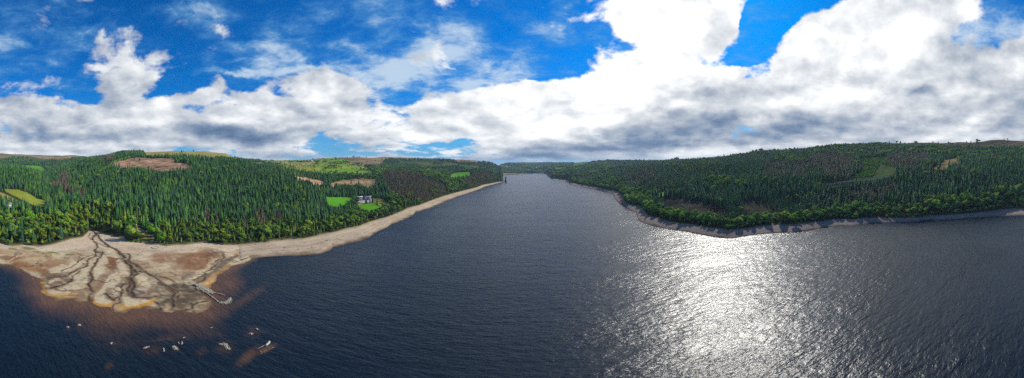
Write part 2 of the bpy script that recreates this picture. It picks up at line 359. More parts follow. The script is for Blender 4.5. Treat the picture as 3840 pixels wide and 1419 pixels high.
TR_DEAD = [(p, a, b) for p, a, b in (
 (Z(1, [(515, 265), (590, 240), (625, 280), (610, 350), (640, 380), (780, 400), (770, 440), (740, 485), (660, 440), (560, 400), (450, 360), (445, 335), (530, 330)]), 600, 1600),
 (Z(1, [(860, 95), (1010, 100), (1015, 140), (900, 140)]), 1000, 3500),
 (Z(2, [(380, 600), (440, 600), (440, 665), (380, 660)]), 400, 900), (Z(2, [(465, 635), (515, 635), (515, 700), (465, 700)]), 400, 900),
 (Z(2, [(860, 580), (950, 565), (960, 690), (880, 695)]), 400, 900), (Z(2, [(1030, 610), (1095, 610), (1095, 675), (1030, 675)]), 400, 900), (Z(2, [(745, 635), (775, 635), (775, 710), (745, 710)]), 400, 900),
 (Z(3, [(560, 300), (570, 262), (650, 220), (850, 215), (900, 255), (960, 300), (1110, 355), (1120, 420), (980, 480), (850, 500), (720, 510), (630, 470), (600, 380)]), 800, 1700),
 (Z(3, [(1270, 320), (1380, 235), (1500, 245), (1535, 290), (1480, 345), (1340, 370)]), 1300, 2100),
 (Z(5, [(130, 320), (250, 262), (360, 265), (370, 370), (280, 410), (160, 380)]), 800, 2500),
 (Z(5, [(1350, 215), (1700, 200), (1700, 330), (1350, 320)]), 700, 2200),
 (Z(6, [(330, 205), (470, 205), (690, 235), (650, 360), (500, 430), (430, 420), (390, 310), (240, 310)]), 700, 2200),
 (Z(6, [(930, 230), (1060, 185), (1250, 185), (1265, 245), (1160, 280), (1130, 350), (1020, 320), (950, 280)]), 700, 2200),
 (Z(6, [(600, 500), (900, 460), (1000, 400), (1000, 480), (900, 570), (600, 570)]), 600, 1200))]

fx_sites = {}
def fields_cells(x, y, s=170.):
    """jittered grid Voronoi: cell hash and distance between the nearest two sites"""
    x = x+25*fbm(x/160, y/160, 31, 2); y = y+25*fbm(x/160+9, y/160, 33, 2)
    ix, iy = np.floor(x/s), np.floor(y/s); F1 = np.full(x.shape, 1e9); F2 = np.full(x.shape, 1e9); H = np.zeros(x.shape)
    for a in (-1, 0, 1):
        for b in (-1, 0, 1):
            cx, cy = ix+a, iy+b
            px = (cx+.15+.7*_h(cx, cy, 71))*s; py = (cy+.15+.7*_h(cx, cy, 72))*s
            d = np.hypot(x-px, y-py); h = _h(cx, cy, 73)
            n = d < F1; F2 = np.where(n, F1, np.minimum(F2, d)); H = np.where(n, h, H); F1 = np.where(n, d, F1)
    return H, F2-F1

PX, PY = to_px(GX, GY, ZZ)
n1 = fbm(GX/60, GY/60, 11, 5); n2 = fbm(GX/14, GY/14, 12, 4); n3 = fbm(GX/300, GY/300, 13, 4)
def C3(c): return np.array(c, float)[None, None, :]
col = C3((.030, .034, .014))*(1+.5*n1[..., None])                 # forest floor and brush
def put(mask, c, var=.2, nn=None):
    global col
    w_ = mask.astype(float)[..., None] if mask.dtype == bool else mask[..., None]
    nn = n1 if nn is None else nn
    col = col*(1-w_)+w_*C3(c)*(1+var*nn[..., None])
far = sstep(2200, 2800, D)
green_hill = lerp(C3((.035, .075, .018)), C3((.085, .10, .03)), sstep(-.2, .35, n3)[..., None])
col = col*(1-far[..., None])+green_hill*far[..., None]
H, E = fields_cells(GX, GY)
fm = inpoly(PX, PY, FARM) & (D > 1300)
pal = np.array([(.24, .25, .035), (.13, .25, .020), (.30, .27, .07), (.20, .26, .03), (.08, .26, .015), (.34, .27, .10), (.16, .24, .03), (.26, .27, .05)])
fc = pal[(H*7.99).astype(int)]*(1+.18*n1[..., None]); bright = sstep(1180, 1330, PX)*sstep(615, 640, PY)
fc = fc*(1-bright[..., None]*.5)+C3((.08, .27, .02))*bright[..., None]*.5
fc = np.where((E < 7)[..., None], C3((.03, .05, .015)), fc)
col = np.where(fm[..., None], fc, col)
for p in MOORS:
    m = inpoly(PX+6*n1*3, PY+4*n2, p) & (D > 1500)
    mc = lerp(C3((.115, .085, .045)), C3((.27, .19, .095)), sstep(-.5, .45, n1+.5*n2+n3)[..., None])
    mc = lerp(mc, C3((.07, .085, .03)), (sstep(.15, .5, fbm(GX/120, GY/500, 44, 4))*.7)[..., None])
    col = np.where(m[..., None], mc, col)
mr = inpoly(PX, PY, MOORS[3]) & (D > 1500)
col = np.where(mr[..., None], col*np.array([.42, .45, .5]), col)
for c, p, a, b in FIELD:
    if b == 0: continue
    m = inpoly(PX+1.5*n2, PY+.8*n2, p) & (D > a) & (D < b)
    put(m, c, .16)
for p, a, b, c in CLEAR:
    m = inpoly(PX+8*n1+3*n2, PY+3*n1+2*n2, p) & (D > a) & (D < b)
    rows = np.sin((GX*.5+GY*.35)/2.6+2*n1)
    put(m, c, .8, n2+.7*n1+.25*rows*.6)
for p, a, b in YOUNG:
    m = inpoly(PX+3*n2, PY+2*n2, p) & (D > a) & (D < b); put(m, (.06, .085, .03), .5, n2)
put((PX > 535+20*n2) & (PX < 985) & (D > 1260) & (D < 2700), (.27, .235, .07), .3, n1)
lawn = inpoly(PX, PY, Z(1, [(1210, 715), (1290, 770), (1385, 845), (1365, 880), (1225, 885), (1240, 820), (1215, 770)])) & (D < 600)
put(lawn, (.22, .21, .045), .25)
path = inpoly(PX, PY, [(499, 838), (520, 848), (570, 880), (577, 900), (566, 896), (545, 872), (515, 862), (497, 850)]) & (D < 600)
put(path, (.16, .13, .10), .2)
# beach: strand lines follow the height above water
tb = T[:, None]*np.ones((1, NA))
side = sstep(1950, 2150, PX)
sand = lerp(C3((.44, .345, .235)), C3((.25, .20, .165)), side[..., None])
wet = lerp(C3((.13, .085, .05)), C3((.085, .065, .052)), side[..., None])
lines = np.clip(.5+.9*fbm(tb*14+.6*fbm(GX/40, GY/40, 51, 3), GX*0+AZ[None, :]*.05, 52, 3), 0, 1)
bc = sand*(1+.16*n1[..., None]+.12*n2[..., None])*(.78+.3*lines[..., None])
wetn = sstep(1.34, 1.02, tb+.10*n2+.10*n1)
bc = lerp(bc, wet*(1+.4*n2[..., None]), wetn[..., None])
dk = sstep(.74, .9, lines)*sstep(1.02, 1.2, tb)*sstep(1.85, 1.4, tb); bc = lerp(bc, bc*.55, (dk*.8)[..., None])
grassy = sstep(1.9, 2.0, tb+.06*n1); bc = lerp(bc, C3((.16, .15, .05))*(1+.3*n2[..., None]), grassy[..., None]*.6)
bm = sstep(2.06, 2.0, tb+.02*n2)
col = bc*bm[..., None]+col*(1-bm[..., None])
col = np.clip(col, .002, .9)

nr = len(T)
idx = (np.arange(nr-1)[:, None]*NA+np.arange(NA-1)[None, :]).ravel()
F = np.stack([idx, idx+1, idx+NA+1, idx+NA], 1)
m, nt, b, out = newmat('ground_cover')
at = N(nt, 'ShaderNodeAttribute', attribute_name='col'); geo = N(nt, 'ShaderNodeNewGeometry')
nz = noise(nt, geo.outputs['Position'], .35, 6, .7); nz2 = noise(nt, geo.outputs['Position'], .06, 6, .7)
k = math2(nt, 'ADD', math2(nt, 'MULTIPLY', nz, .9), math2(nt, 'MULTIPLY', nz2, .5)); k = math2(nt, 'ADD', k, .32)
vm = N(nt, 'ShaderNodeVectorMath', operation='SCALE'); nt.links.new(at.outputs['Color'], vm.inputs[0]); nt.links.new(k, vm.inputs['Scale'])
nt.links.new(vm.outputs[0], b.inputs['Base Color']); b.inputs['Roughness'].default_value = 1.; b.inputs['Specular IOR Level'].default_value = 0.
bp = N(nt, 'ShaderNodeBump'); bp.inputs['Strength'].default_value = .5; bp.inputs['Distance'].default_value = .6
nt.links.new(nz, bp.inputs['Height']); nt.links.new(bp.outputs[0], b.inputs['Normal'])
M['ground'] = m
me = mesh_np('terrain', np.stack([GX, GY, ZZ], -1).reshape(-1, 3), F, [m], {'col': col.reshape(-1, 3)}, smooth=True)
tag(link(bpy.data.objects.new('terrain', me)), 'wooded hills, pastures and moorland rising from the sandy shores of the reservoir', kind='structure')

# ------------------------------------------------------------------ the dried-out delta (mudflat)
front_px = Z(7, [(-260, 262), (-120, 252), (0, 250), (60, 255), (130, 280), (190, 305), (225, 345), (245, 375), (250, 415), (300, 440), (322, 462), (325, 480), (400, 470), (462, 468), (480, 490), (522, 484), (552, 472), (565, 490), (600, 505), (650, 518), (688, 530), (697, 550), (770, 552), (800, 535), (870, 525), (900, 540), (960, 530), (1000, 545), (1060, 550), (1085, 535), (1180, 548), (1250, 540), (1296, 505), (1305, 470), (1285, 445), (1250, 415), (1215, 385), (1290, 398), (1312, 395), (1312, 362), (1345, 322), (1400, 287), (1440, 264), (1500, 240), (1560, 219)])
front = np.array([gp(X, Y) for X, Y in front_px])
bx = np.concatenate([[-160, -90], top[(top[:, 0] < 940)][:, 0]]); by = np.interp(bx, top[:, 0], top[:, 1])
back = np.array([gp(X, Y, K1Z) for X, Y in zip(bx, by)]); bk_n = back/np.linalg.norm(back, axis=1)[:, None]
backo = back+bk_n*7
polyw = [tuple(p) for p in front]+[tuple(p) for p in backo[::-1]]
step = .9
gx = np.arange(-500, -150, step); gy = np.arange(-110, 330, step); mx, my = np.meshgrid(gx, gy)
wx = mx+5*fbm(mx/13, my/13, 21, 5); wy = my+5*fbm(mx/13+50, my/13, 22, 5)
ins = inpoly(wx, wy, polyw)
dF, _ = segdist(wx, wy, [tuple(p) for p in front]); dB, _ = segdist(mx, my, [tuple(p) for p in back])
sd = np.where(ins, dF, -dF)
beyond = inpoly(mx, my, [tuple(p) for p in back]+[tuple(p) for p in backo[::-1]])
zz = np.where(sd > 0, (K1Z-.15)*sd/(sd+dB+1e-6), sd*.06)
zz = np.where(beyond, K1Z-.15, zz)
keep = (sd > -9)
X7, Y7 = to_px(wx, wy, np.maximum(zz, 0)*.6)
X7 = X7*1.6445; Y7 = (Y7-840)*1.6445                        # measuring frame of the delta
q1 = fbm(mx/22, my/22, 61, 5); q2 = fbm(mx/5, my/5, 62, 4); q3 = fbm(mx/60, my/60, 63, 3); q4 = fbm(mx/2.2, my/2.2, 64, 3)
pale = C3((.49, .395, .245)); tan_ = C3((.37, .245, .135)); brown = C3((.165, .082, .042)); orange = C3((.47, .245, .050)); darkc = C3((.045, .036, .030)); green = C3((.16, .165, .035)); olive = C3((.19, .145, .095))
mc = lerp(tan_, pale, sstep(-.35, .3, q1+.4*q3)[..., None])
def blob(cx, cy, rx, ry, rot=0):
    c, s = math.cos(R(rot)), math.sin(R(rot)); x = X7-cx; y = Y7-cy
    return np.sqrt(((x*c+y*s)/rx)**2+((-x*s+y*c)/ry)**2)
def area(pts, soft=.25): return inpoly(X7+6*q2, Y7+3*q2, pts)
def mixin(c, wv, vr=.25):
    global mc
    mc = lerp(mc, c*(1+vr*q2[..., None]), np.clip(wv, 0, 1)[..., None])
# upper beach: pinkish pale sand with strand lines; lower and outer parts darker mud
hgt = np.clip(zz/K1Z, 0, 1)
mixin(C3((.50, .39, .27)), sstep(.55, .8, hgt+.1*q1)*.8, .12)
st = np.clip(.5+.9*fbm(hgt*30+.8*q1, X7*.002, 66, 2), 0, 1); mc = mc*(.84+.24*st[..., None])
# broad brown tracts
def tract(cx, cy, rx, ry, rot, c, s=1.): mixin(c, sstep(1.15, .55, blob(cx, cy, rx, ry, rot)+.35*q1)*s)
tract(1210, 240, 170, 62, -8, brown*1.25, .9); tract(1060, 215, 190, 36, 0, brown*1.5, .6); tract(1290, 190, 90, 22, 5, brown*1.3, .8)
tract(160, 268, 150, 26, 14, C3((.30, .15, .06)), .9); tract(250, 225, 160, 30, 5, C3((.40, .27, .13)), .6); tract(60, 215, 90, 16, 0, brown, .8)
tract(330, 250, 130, 22, -8, brown*1.5, .6); tract(330, 320, 90, 30, 0, brown*.9, .75); tract(410, 290, 130, 14, -14, olive*.8, .8)
tract(690, 250, 40, 58, 0, C3((.20, .085, .035)), .95); tract(640, 350, 26, 60, 28, C3((.27, .13, .06)), .9); tract(600, 400, 24, 40, 20, C3((.27, .14, .07)), .6)
tract(1140, 430, 170, 75, 8, olive*.5, .95); tract(1000, 420, 120, 60, 8, olive, .7); tract(900, 430, 80, 30, 0, olive*.8, .8); tract(1090, 500, 120, 40, 0, olive*.4, .85); tract(370, 345, 120, 26, -12, olive*.5, .8)
tract(480, 440, 90, 22, -8, brown*1.2, .8); tract(480, 400, 90, 16, 0, olive, .5); tract(720, 520, 60, 34, 0, C3((.33, .2, .09)), .8); tract(900, 530, 160, 16, 0, olive*.9, .8)
tract(950, 330, 60, 40, 20, olive*1.2, .5); tract(1180, 320, 60, 26, 0, olive, .7); tract(1110, 345, 35, 22, 0, C3((.42, .33, .21)), .9); tract(740, 430, 16, 70, 0, C3((.33, .19, .08)), .8)
for cx, cy, rx, ry, a in ((330, 185, 45, 10, 8), (180, 160, 60, 9, 5), (250, 185, 60, 7, 10), (420, 195, 34, 8, 0), (660, 65, 60, 14, 12), (725, 80, 45, 14, 10), (80, 163, 30, 6, 0)): tract(cx, cy, rx, ry, a, green, .85)
# pale sand bars with an orange rim on the lake side
def bar(pts, rim=0., rc=None, c=None):
    P = [tuple(gp(x/1.6445, 840+y/1.6445)) for x, y in pts]
    i_ = inpoly(wx, wy, P); d_, _ = segdist(wx, wy, P+[P[0]]); s_ = np.where(i_, d_, -d_)
    mixin(pale*.98 if c is None else C3(c), sstep(-.6, 1.2, s_), .08)
    return s_
def rimline(pts, wdt, c=None):
    P = [tuple(gp(x/1.6445, 840+y/1.6445)) for x, y in pts]; d_, t_ = segdist(wx, wy, P)
    ww = wdt*np.sin(np.clip(t_, .04, .96)*math.pi)**.5
    mixin(orange if c is None else c, sstep(ww, ww*.45, d_), .15)
tract(640, 390, 420, 140, 0, C3((.235, .155, .095)), .75); tract(420, 330, 190, 70, -12, C3((.20, .13, .085)), .6)
bar([(568, 465), (590, 448), (625, 420), (650, 415), (655, 440), (680, 465), (698, 480), (690, 505), (640, 508), (590, 490)])
rimline([(566, 470), (572, 488), (610, 504), (655, 513), (697, 490)], 4.4)
bar([(755, 440), (765, 365), (780, 370), (785, 425), (830, 455), (900, 462), (960, 452), (972, 462), (955, 480), (880, 500), (790, 515), (762, 490)])
rimline([(765, 500), (775, 520), (860, 512), (930, 490), (972, 465)], 4.6)
bar([(262, 375), (285, 362), (300, 400), (340, 415), (420, 418), (450, 425), (430, 438), (330, 440), (280, 428), (255, 405)])
rimline([(252, 400), (262, 418), (300, 434), (360, 442), (470, 432)], 3.8)
rimline([(265, 365), (254, 395)], 4); rimline([(325, 470), (400, 462), (460, 452)], 5, C3((.36, .25, .09)))
bar([(470, 485), (478, 462), (520, 425), (548, 430), (540, 465), (515, 486)], c=(.33, .25, .14))
bar([(620, 130), (700, 175), (745, 225), (765, 240), (800, 300), (800, 340), (770, 350), (730, 330), (715, 250), (720, 228), (660, 215), (640, 190)])
bar([(590, 210), (640, 180), (660, 215), (665, 250), (640, 300), (590, 355), (572, 330), (575, 280)])
bar([(430, 320), (470, 300), (550, 262), (565, 270), (550, 330), (550, 400), (480, 410), (380, 412), (350, 400), (430, 360)])
bar([(380, 260), (420, 270), (520, 230), (560, 200), (575, 215), (545, 240), (440, 300), (380, 305), (300, 305), (330, 275)])
bar([(300, 355), (340, 345), (380, 345), (385, 358), (330, 375), (300, 372)])
bar([(835, 310), (860, 305), (900, 330), (925, 370), (935, 395), (880, 398), (830, 380), (822, 350)]); rimline([(825, 392), (880, 402), (935, 398)], 2.5, tan_)
bar([(660, 330), (710, 310), (745, 350), (750, 380), (735, 470), (700, 440), (690, 400), (655, 410), (600, 440), (640, 380)])
bar([(820, 400), (850, 396), (900, 410), (930, 440), (870, 448), (820, 440), (805, 425)], c=(.36, .30, .21))
bar([(1160, 335), (1190, 330), (1210, 340), (1190, 352), (1165, 350)], c=(.52, .47, .33))
bar([(1180, 546), (1200, 500), (1230, 478), (1260, 480), (1292, 505), (1250, 540), (1215, 552)], c=(.37, .27, .15))
bar([(1040, 545), (1040, 500), (1060, 490), (1080, 530), (1060, 548)], c=(.36, .27, .14))
bar([(930, 330), (960, 325), (1010, 370), (1000, 400), (960, 390)], c=(.33, .28, .20)); bar([(690, 545), (700, 515), (730, 520), (790, 525), (770, 548)], c=(.40, .28, .12))
rimline([(1255, 385), (1262, 355), (1290, 330), (1340, 300), (1420, 258)], 6, C3((.42, .24, .08)))
rimline([(1215, 365), (1262, 322), (1330, 280), (1400, 230), (1460, 205)], 9, olive*.85); rimline([(1190, 345), (1240, 315), (1300, 270), (1370, 215)], 7, C3((.45, .34, .2)))
rimline([(1270, 395), (1300, 375), (1312, 350)], 3, C3((.50, .24, .06)))
rimline([(1290, 180), (1370, 195), (1375, 215), (1320, 255)], 2.5, olive*.7); rimline([(1230, 172), (1330, 178), (1380, 192), (1480, 180), (1640, 172)], 1.6, C3((.22, .17, .1)))
rimline([(1000, 160), (1200, 150), (1400, 178), (1640, 150)], 1.2, C3((.6, .5, .36))); rimline([(0, 140), (150, 160), (330, 185), (420, 208)], 1.3, C3((.55, .47, .33)))
rimline([(0, 240), (60, 228), (130, 205), (160, 190)], 2.0, C3((.52, .33, .18)))
# dark wet strip-texture in the outer mud
rip = fbm(mx/3.2+my/14, my/3.2-mx/14, 68, 4)
outer = sstep(1.25, .6, blob(1140, 440, 190, 95, 8)); mixin(darkc*1.3, outer*sstep(.05, .5, rip+.3*q1)*.8)
mixin(darkc*1.4, sstep(1.2, .5, blob(300, 340, 110, 60))*sstep(.1, .5, rip)*.7)
mixin(C3((.30, .23, .13)), outer*sstep(.1, .5, -rip)*.45)
# braided channels, measured: (points, width in metres)
CH = [([(560, 35), (580, 60), (585, 80), (572, 100), (568, 115), (590, 130), (600, 150), (592, 175), (605, 190), (632, 185), (628, 200), (600, 235), (572, 265), (560, 300), (556, 320), (575, 335), (558, 355), (550, 385), (560, 410), (580, 415), (560, 440), (553, 465)], 2.3),
      ([(590, 178), (575, 205), (540, 235), (548, 245), (520, 262), (480, 280), (440, 300), (400, 318), (340, 325), (290, 335)], 2.0),
      ([(560, 200), (520, 215), (500, 232), (470, 250), (430, 270), (380, 290)], 1.4),
      ([(595, 80), (612, 105), (640, 130), (680, 155), (720, 170), (750, 190), (790, 195), (795, 215), (780, 232), (800, 250), (840, 265), (870, 290), (900, 305), (940, 325), (970, 350), (1010, 370), (1040, 395), (1055, 420), (1050, 455), (1070, 480), (1065, 520)], 2.6),
      ([(740, 190), (760, 215), (750, 225), (790, 255), (805, 280), (812, 310), (800, 345), (785, 380), (782, 415), (800, 440), (850, 458), (910, 460), (960, 448)], 3.6),
      ([(830, 262), (860, 290), (850, 300), (880, 300)], 3.2), ([(820, 285), (835, 310), (815, 350), (822, 390), (805, 420), (820, 445)], 3.2),
      ([(600, 130), (640, 145), (700, 165), (760, 195)], 1.4), ([(545, 95), (560, 75), (575, 60)], 1.2), ([(545, 95), (560, 110), (590, 128)], 1.0),
      ([(320, 390), (360, 385), (390, 372), (425, 350), (430, 342)], 4.6), ([(430, 345), (460, 318), (500, 285)], 1.6),
      ([(650, 420), (665, 450), (700, 470), (715, 450)], 2.2), ([(735, 480), (745, 430), (748, 370)], 1.3),
      ([(290, 325), (350, 315), (400, 325), (440, 330)], 1.4), ([(1000, 372), (1045, 380), (1085, 420), (1090, 470)], 1.8), ([(960, 345), (1020, 400), (1050, 450)], 1.0),
      ([(880, 300), (930, 315), (1000, 330), (1060, 345), (1090, 365)], 1.3), ([(1200, 345), (1240, 320), (1290, 285), (1350, 235)], 1.6), ([(1215, 362), (1255, 345), (1262, 320)], 1.6),
      ([(225, 345), (240, 370)], 3.), ([(690, 530), (700, 490), (740, 480)], 1.6), ([(1000, 540), (990, 500), (960, 480)], 2.), ([(1100, 530), (1180, 520), (1220, 480), (1270, 470)], 2.2), ([(1190, 545), (1200, 500), (1180, 480)], 1.5)]
wx0, wy0 = wx, wy
wx1 = mx+3.2*fbm(mx/12, my/12, 81, 3)+.8*fbm(mx/3, my/3, 83, 2); wy1 = my+3.2*fbm(mx/12+7, my/12, 82, 3)
cut = np.zeros(mx.shape)
for pts, wd in CH:
    wd *= .46
    P = [tuple(gp(x/1.6445, 840+y/1.6445, 1.2)) for x, y in pts]; d_, t_ = segdist(wx1, wy1, P)
    bank = sstep(wd*3.2, wd*1.2, d_+1.5*q2); core = sstep(wd*1.05, wd*.55, d_)
    mixin(C3((.17, .11, .065)), bank*.7); mixin(darkc, core, .3); cut = np.maximum(cut, core)
# fine rills and mottled wet patches all over the flat
rl = 1-np.abs(fbm(wx1/16+.3*q1, wy1/16, 86, 4))*2; rl2 = 1-np.abs(fbm(wx1/34, wy1/34, 87, 4))*2
zone = sstep(.80, .45, hgt)*sstep(.02, .12, hgt)
mixin(olive*.55, sstep(.90, .985, rl)*zone*.55); mixin(darkc*1.6, sstep(.92, .985, rl2)*zone*.75)
mixin(brown*1.1, sstep(.15, .55, fbm(mx/11, my/11, 88, 4))*zone*.35); mixin(pale*1.1, sstep(.25, .6, fbm(mx/8, my/8, 89, 4))*.3)
mcz = zz-.5*cut*(zz > .6)
notor = 1-sstep(.30, .42, mc[..., 0]-mc[..., 2]*1.6); edge = sstep(6.5, -.3, sd+3*q1+1.2*q2)*(dB > 12)*(.35+.65*notor); mixin(brown*.6, edge*.75)
mc = mc*(1+.12*q4[..., None]); mc = np.clip(mc, .01, .8)
deltaZ = mcz
# faces
ny, nx = mx.shape; ids = -np.ones(mx.size, int); kf = keep.ravel(); ids[kf] = np.arange(kf.sum())
q = (np.arange(ny-1)[:, None]*nx+np.arange(nx-1)[None, :]).ravel(); Q = np.stack([q, q+1, q+nx+1, q+nx], 1); Q = Q[kf[Q].all(1)]
V = np.stack([mx, my, mcz], -1).reshape(-1, 3)[kf]
me = mesh_np('mudflat', V, ids[Q], [M['ground']], {'col': mc.reshape(-1, 3)[kf]}, smooth=True)
tag(link(bpy.data.objects.new('mudflat', me)), 'drained river delta of pale sand bars, orange rims and dark braided channels', kind='structure')
def delta_z(x, y):
    i = int(round((y+110)/step)); j = int(round((x+500)/step))
    return float(mcz[i, j]) if 0 <= i < ny and 0 <= j < nx and keep[i, j] else -5.

# ------------------------------------------------------------------ water
fr = [tuple(p) for p in front]
rr = np.concatenate([np.arange(0, 130, 10), np.arange(130, 470, 1.6), np.arange(470, 1200, 12), np.arange(1200, 9000, 120)])
aa = np.radians(np.concatenate([np.arange(-135, -38, .32), np.arange(-38, 225, 2.)])); 
WX = rr[:, None]*np.sin(aa)[None, :]; WY = rr[:, None]*np.cos(aa)[None, :]
near = (rr[:, None] < 470) & (np.degrees(aa)[None, :] < -30)
silt = np.zeros(WX.shape)
if True:
    xw, yw = WX[near], WY[near]; a1 = fbm(xw/30, yw/30, 91, 5); a2 = fbm(xw/9, yw/9, 92, 4)
    d_, _ = segdist(xw, yw, fr); inn = inpoly(xw, yw, polyw)
    x7, y7 = to_px(xw, yw, xw*0); x7 = x7*1.6445; y7 = (y7-840)*1.6445
    wd = np.interp(x7, [-300, 100, 300, 600, 900, 1250, 1330, 1480, 1600], [10, 18, 28, 36, 40, 36, 26, 14, 6])
    s = sstep(1.5, -.1, d_/wd*(1+.75*a1)+.25*a2*.5)**1.25*(.85+.55*a1+.2*a2); s = np.where(inn, .9, s)
    def wb(cx, cy, rx, ry, rot, v):
        global s
        c, q = math.cos(R(rot)), math.sin(R(rot)); X_ = x7-cx; Y_ = y7-cy
        e = np.sqrt(((X_*c+Y_*q)/rx)**2+((-X_*q+Y_*c)/ry)**2)+.35*a1+.12*a2
        s = np.maximum(s, v*sstep(1.25, -.1, e))
    wb(900, 590, 330, 50, 0, .6); wb(1150, 570, 60, 75, 20, .75); wb(1500, 470, 190, 34, -32, .42); wb(1410, 370, 110, 110, 0, .85); wb(1180, 640, 110, 20, -12, .5)
    wb(520, 560, 330, 60, 8, .42); wb(230, 440, 90, 110, 35, .45); wb(1030, 710, 170, 14, -8, .45); wb(740, 690, 22, 60, 10, .3); wb(690, 740, 70, 16, 0, .28)
    wb(950, 780, 90, 40, 0, .3); wb(1640, 775, 70, 20, -25, .8); wb(1530, 820, 95, 34, -38, .55); wb(1380, 765, 60, 45, 0, .35); wb(1560, 665, 70, 45, 0, .3); wb(670, 880, 40, 26, -60, .32)
    wb(1240, 790, 60, 36, -30, .22); wb(420, 645, 22, 18, 0, .4); wb(488, 632, 26, 20, 0, .4); wb(1080, 775, 34, 26, 0, .4); wb(600, 660, 60, 50, 0, .22); wb(1090, 690, 200, 60, -5, .3)
    # current streaks of clear dark water
    silt[near] = np.clip(s, 0, 1)
i_ = (np.arange(len(rr)-1)[:, None]*len(aa)+np.arange(len(aa)-1)[None, :]).ravel()
F = np.stack([i_, i_+len(aa), i_+len(aa)+1, i_+1], 1)
m, nt, b, out = newmat('lake_water')
tc = N(nt, 'ShaderNodeTexCoord'); at = N(nt, 'ShaderNodeAttribute', attribute_name='silt')
P_ = N(nt, 'ShaderNodeNewGeometry').outputs['Position']
def mapped(scale, rot=0):
    mp = N(nt, 'ShaderNodeMapping'); mp.inputs['Scale'].default_value = scale; mp.inputs['Rotation'].default_value = (0, 0, rot)
    nt.links.new(P_, mp.inputs['Vector']); return mp.outputs[0]
w1 = noise(nt, mapped((.14, .36, .2), R(8)), 1., 3, .55); w2 = noise(nt, mapped((.50, 1.15, .5), R(-14)), 1., 3, .6); w3 = noise(nt, mapped((.007, .014, .02), R(20)), 1., 4, .55)
gust = N(nt, 'ShaderNodeMapRange'); nt.links.new(w3, gust.inputs[0]); gust.inputs[1].default_value = .35; gust.inputs[2].default_value = .65; gust.inputs[3].default_value = .62; gust.inputs[4].default_value = 1.25
w4 = noise(nt, mapped((.05, .12, .2), R(-5)), 1., 3, .5)
hh = math2(nt, 'ADD', math2(nt, 'ADD', math2(nt, 'MULTIPLY', w1, 1.0), math2(nt, 'MULTIPLY', w4, 1.3)), math2(nt, 'MULTIPLY', w2, .26)); hh = math2(nt, 'MULTIPLY', hh, gust.outputs[0])
bp = N(nt, 'ShaderNodeBump'); bp.inputs['Strength'].default_value = 1.; bp.inputs['Distance'].default_value = .92
nt.links.new(hh, bp.inputs['Height']); nt.links.new(bp.outputs[0], b.inputs['Normal'])
c = mixc(nt, 'MIX', (.0034, .0095, .0165), (.135, .064, .028), at.outputs['Fac']); nt.links.new(c, b.inputs['Base Color'])
b.inputs['Roughness'].default_value = .29; b.inputs['IOR'].default_value = 1.333; b.inputs['Specular IOR Level'].default_value = .33
me = mesh_np('water', np.stack([WX, WY, WX*0], -1).reshape(-1, 3), F, [m], {'silt': silt.ravel()}, smooth=True)
tag(link(bpy.data.objects.new('water', me)), 'rippled dark blue reservoir with silty brown shallows and a sun glitter', kind='structure')

# ------------------------------------------------------------------ tree meshes (height 1)
def quad_cloud(cen, nrm, size, asp=1.):
    n = len(cen); t = rng.normal(size=(n, 3)); u = np.cross(nrm, t); u /= np.linalg.norm(u, axis=1)[:, None]+1e-9
    v = np.cross(nrm, u); v /= np.linalg.norm(v, axis=1)[:, None]+1e-9; s = size[:, None]
    V = np.stack([cen-u*s-v*s*asp, cen+u*s-v*s*asp*.7, cen+u*s*.8+v*s*asp, cen-u*s*.7+v*s*asp], 1).reshape(-1, 3)
    return V, np.arange(4*n).reshape(n, 4)
def join(parts):
    V, F, n = [], [], 0
    for v, f in parts: V.append(v); F.append(f+n); n += len(v)
    return np.concatenate(V), np.concatenate(F)
def spruce_crown(wid, base=.08, tiers=15, k=8, droop=.045):
    P = []
    V, F = [], []
    for t in range(tiers):
        f = t/(tiers-1); zc = base+(1-base)*f**.92; r = wid*(1-f)**.8*(.86+.28*rng.random())+.008
        if f < .12: r *= .8+f*1.6
        for j in range(k):
            a = 2*math.pi*(j+.5*(t % 2)+.35*rng.random())/k; rr_ = r*(.7+.45*rng.random()); w_ = rr_*.55+.008
            ca, sa = math.cos(a), math.sin(a); dz = -droop*(1.2-f)*(.7+.8*rng.random())
            n = len(V)
            V += [(0, 0, zc+.045), (rr_*.55*ca-w_*.8*sa, rr_*.55*sa+w_*.8*ca, zc+dz*.4), (rr_*ca, rr_*sa, zc+dz), (rr_*.55*ca+w_*.8*sa, rr_*.55*sa-w_*.8*ca, zc+dz*.4)]
            F.append((n, n+1, n+2, n+3))
    V.append((0, 0, .9)); ring = []
    # inner body so the crown is not see-through
    m_ = 9; n0 = len(V)
    for lv, (zz_, rw) in enumerate(((base+.02, .55), (.45, .42), (.8, .14))):
        for j in range(m_):
            a = 2*math.pi*j/m_; V.append((wid*rw*math.cos(a), wid*rw*math.sin(a), zz_))
    for lv in range(2):
        for j in range(m_): F.append((n0+lv*m_+j, n0+lv*m_+(j+1) % m_, n0+(lv+1)*m_+(j+1) % m_, n0+(lv+1)*m_+j))
    return np.array(V, float), np.array(F)
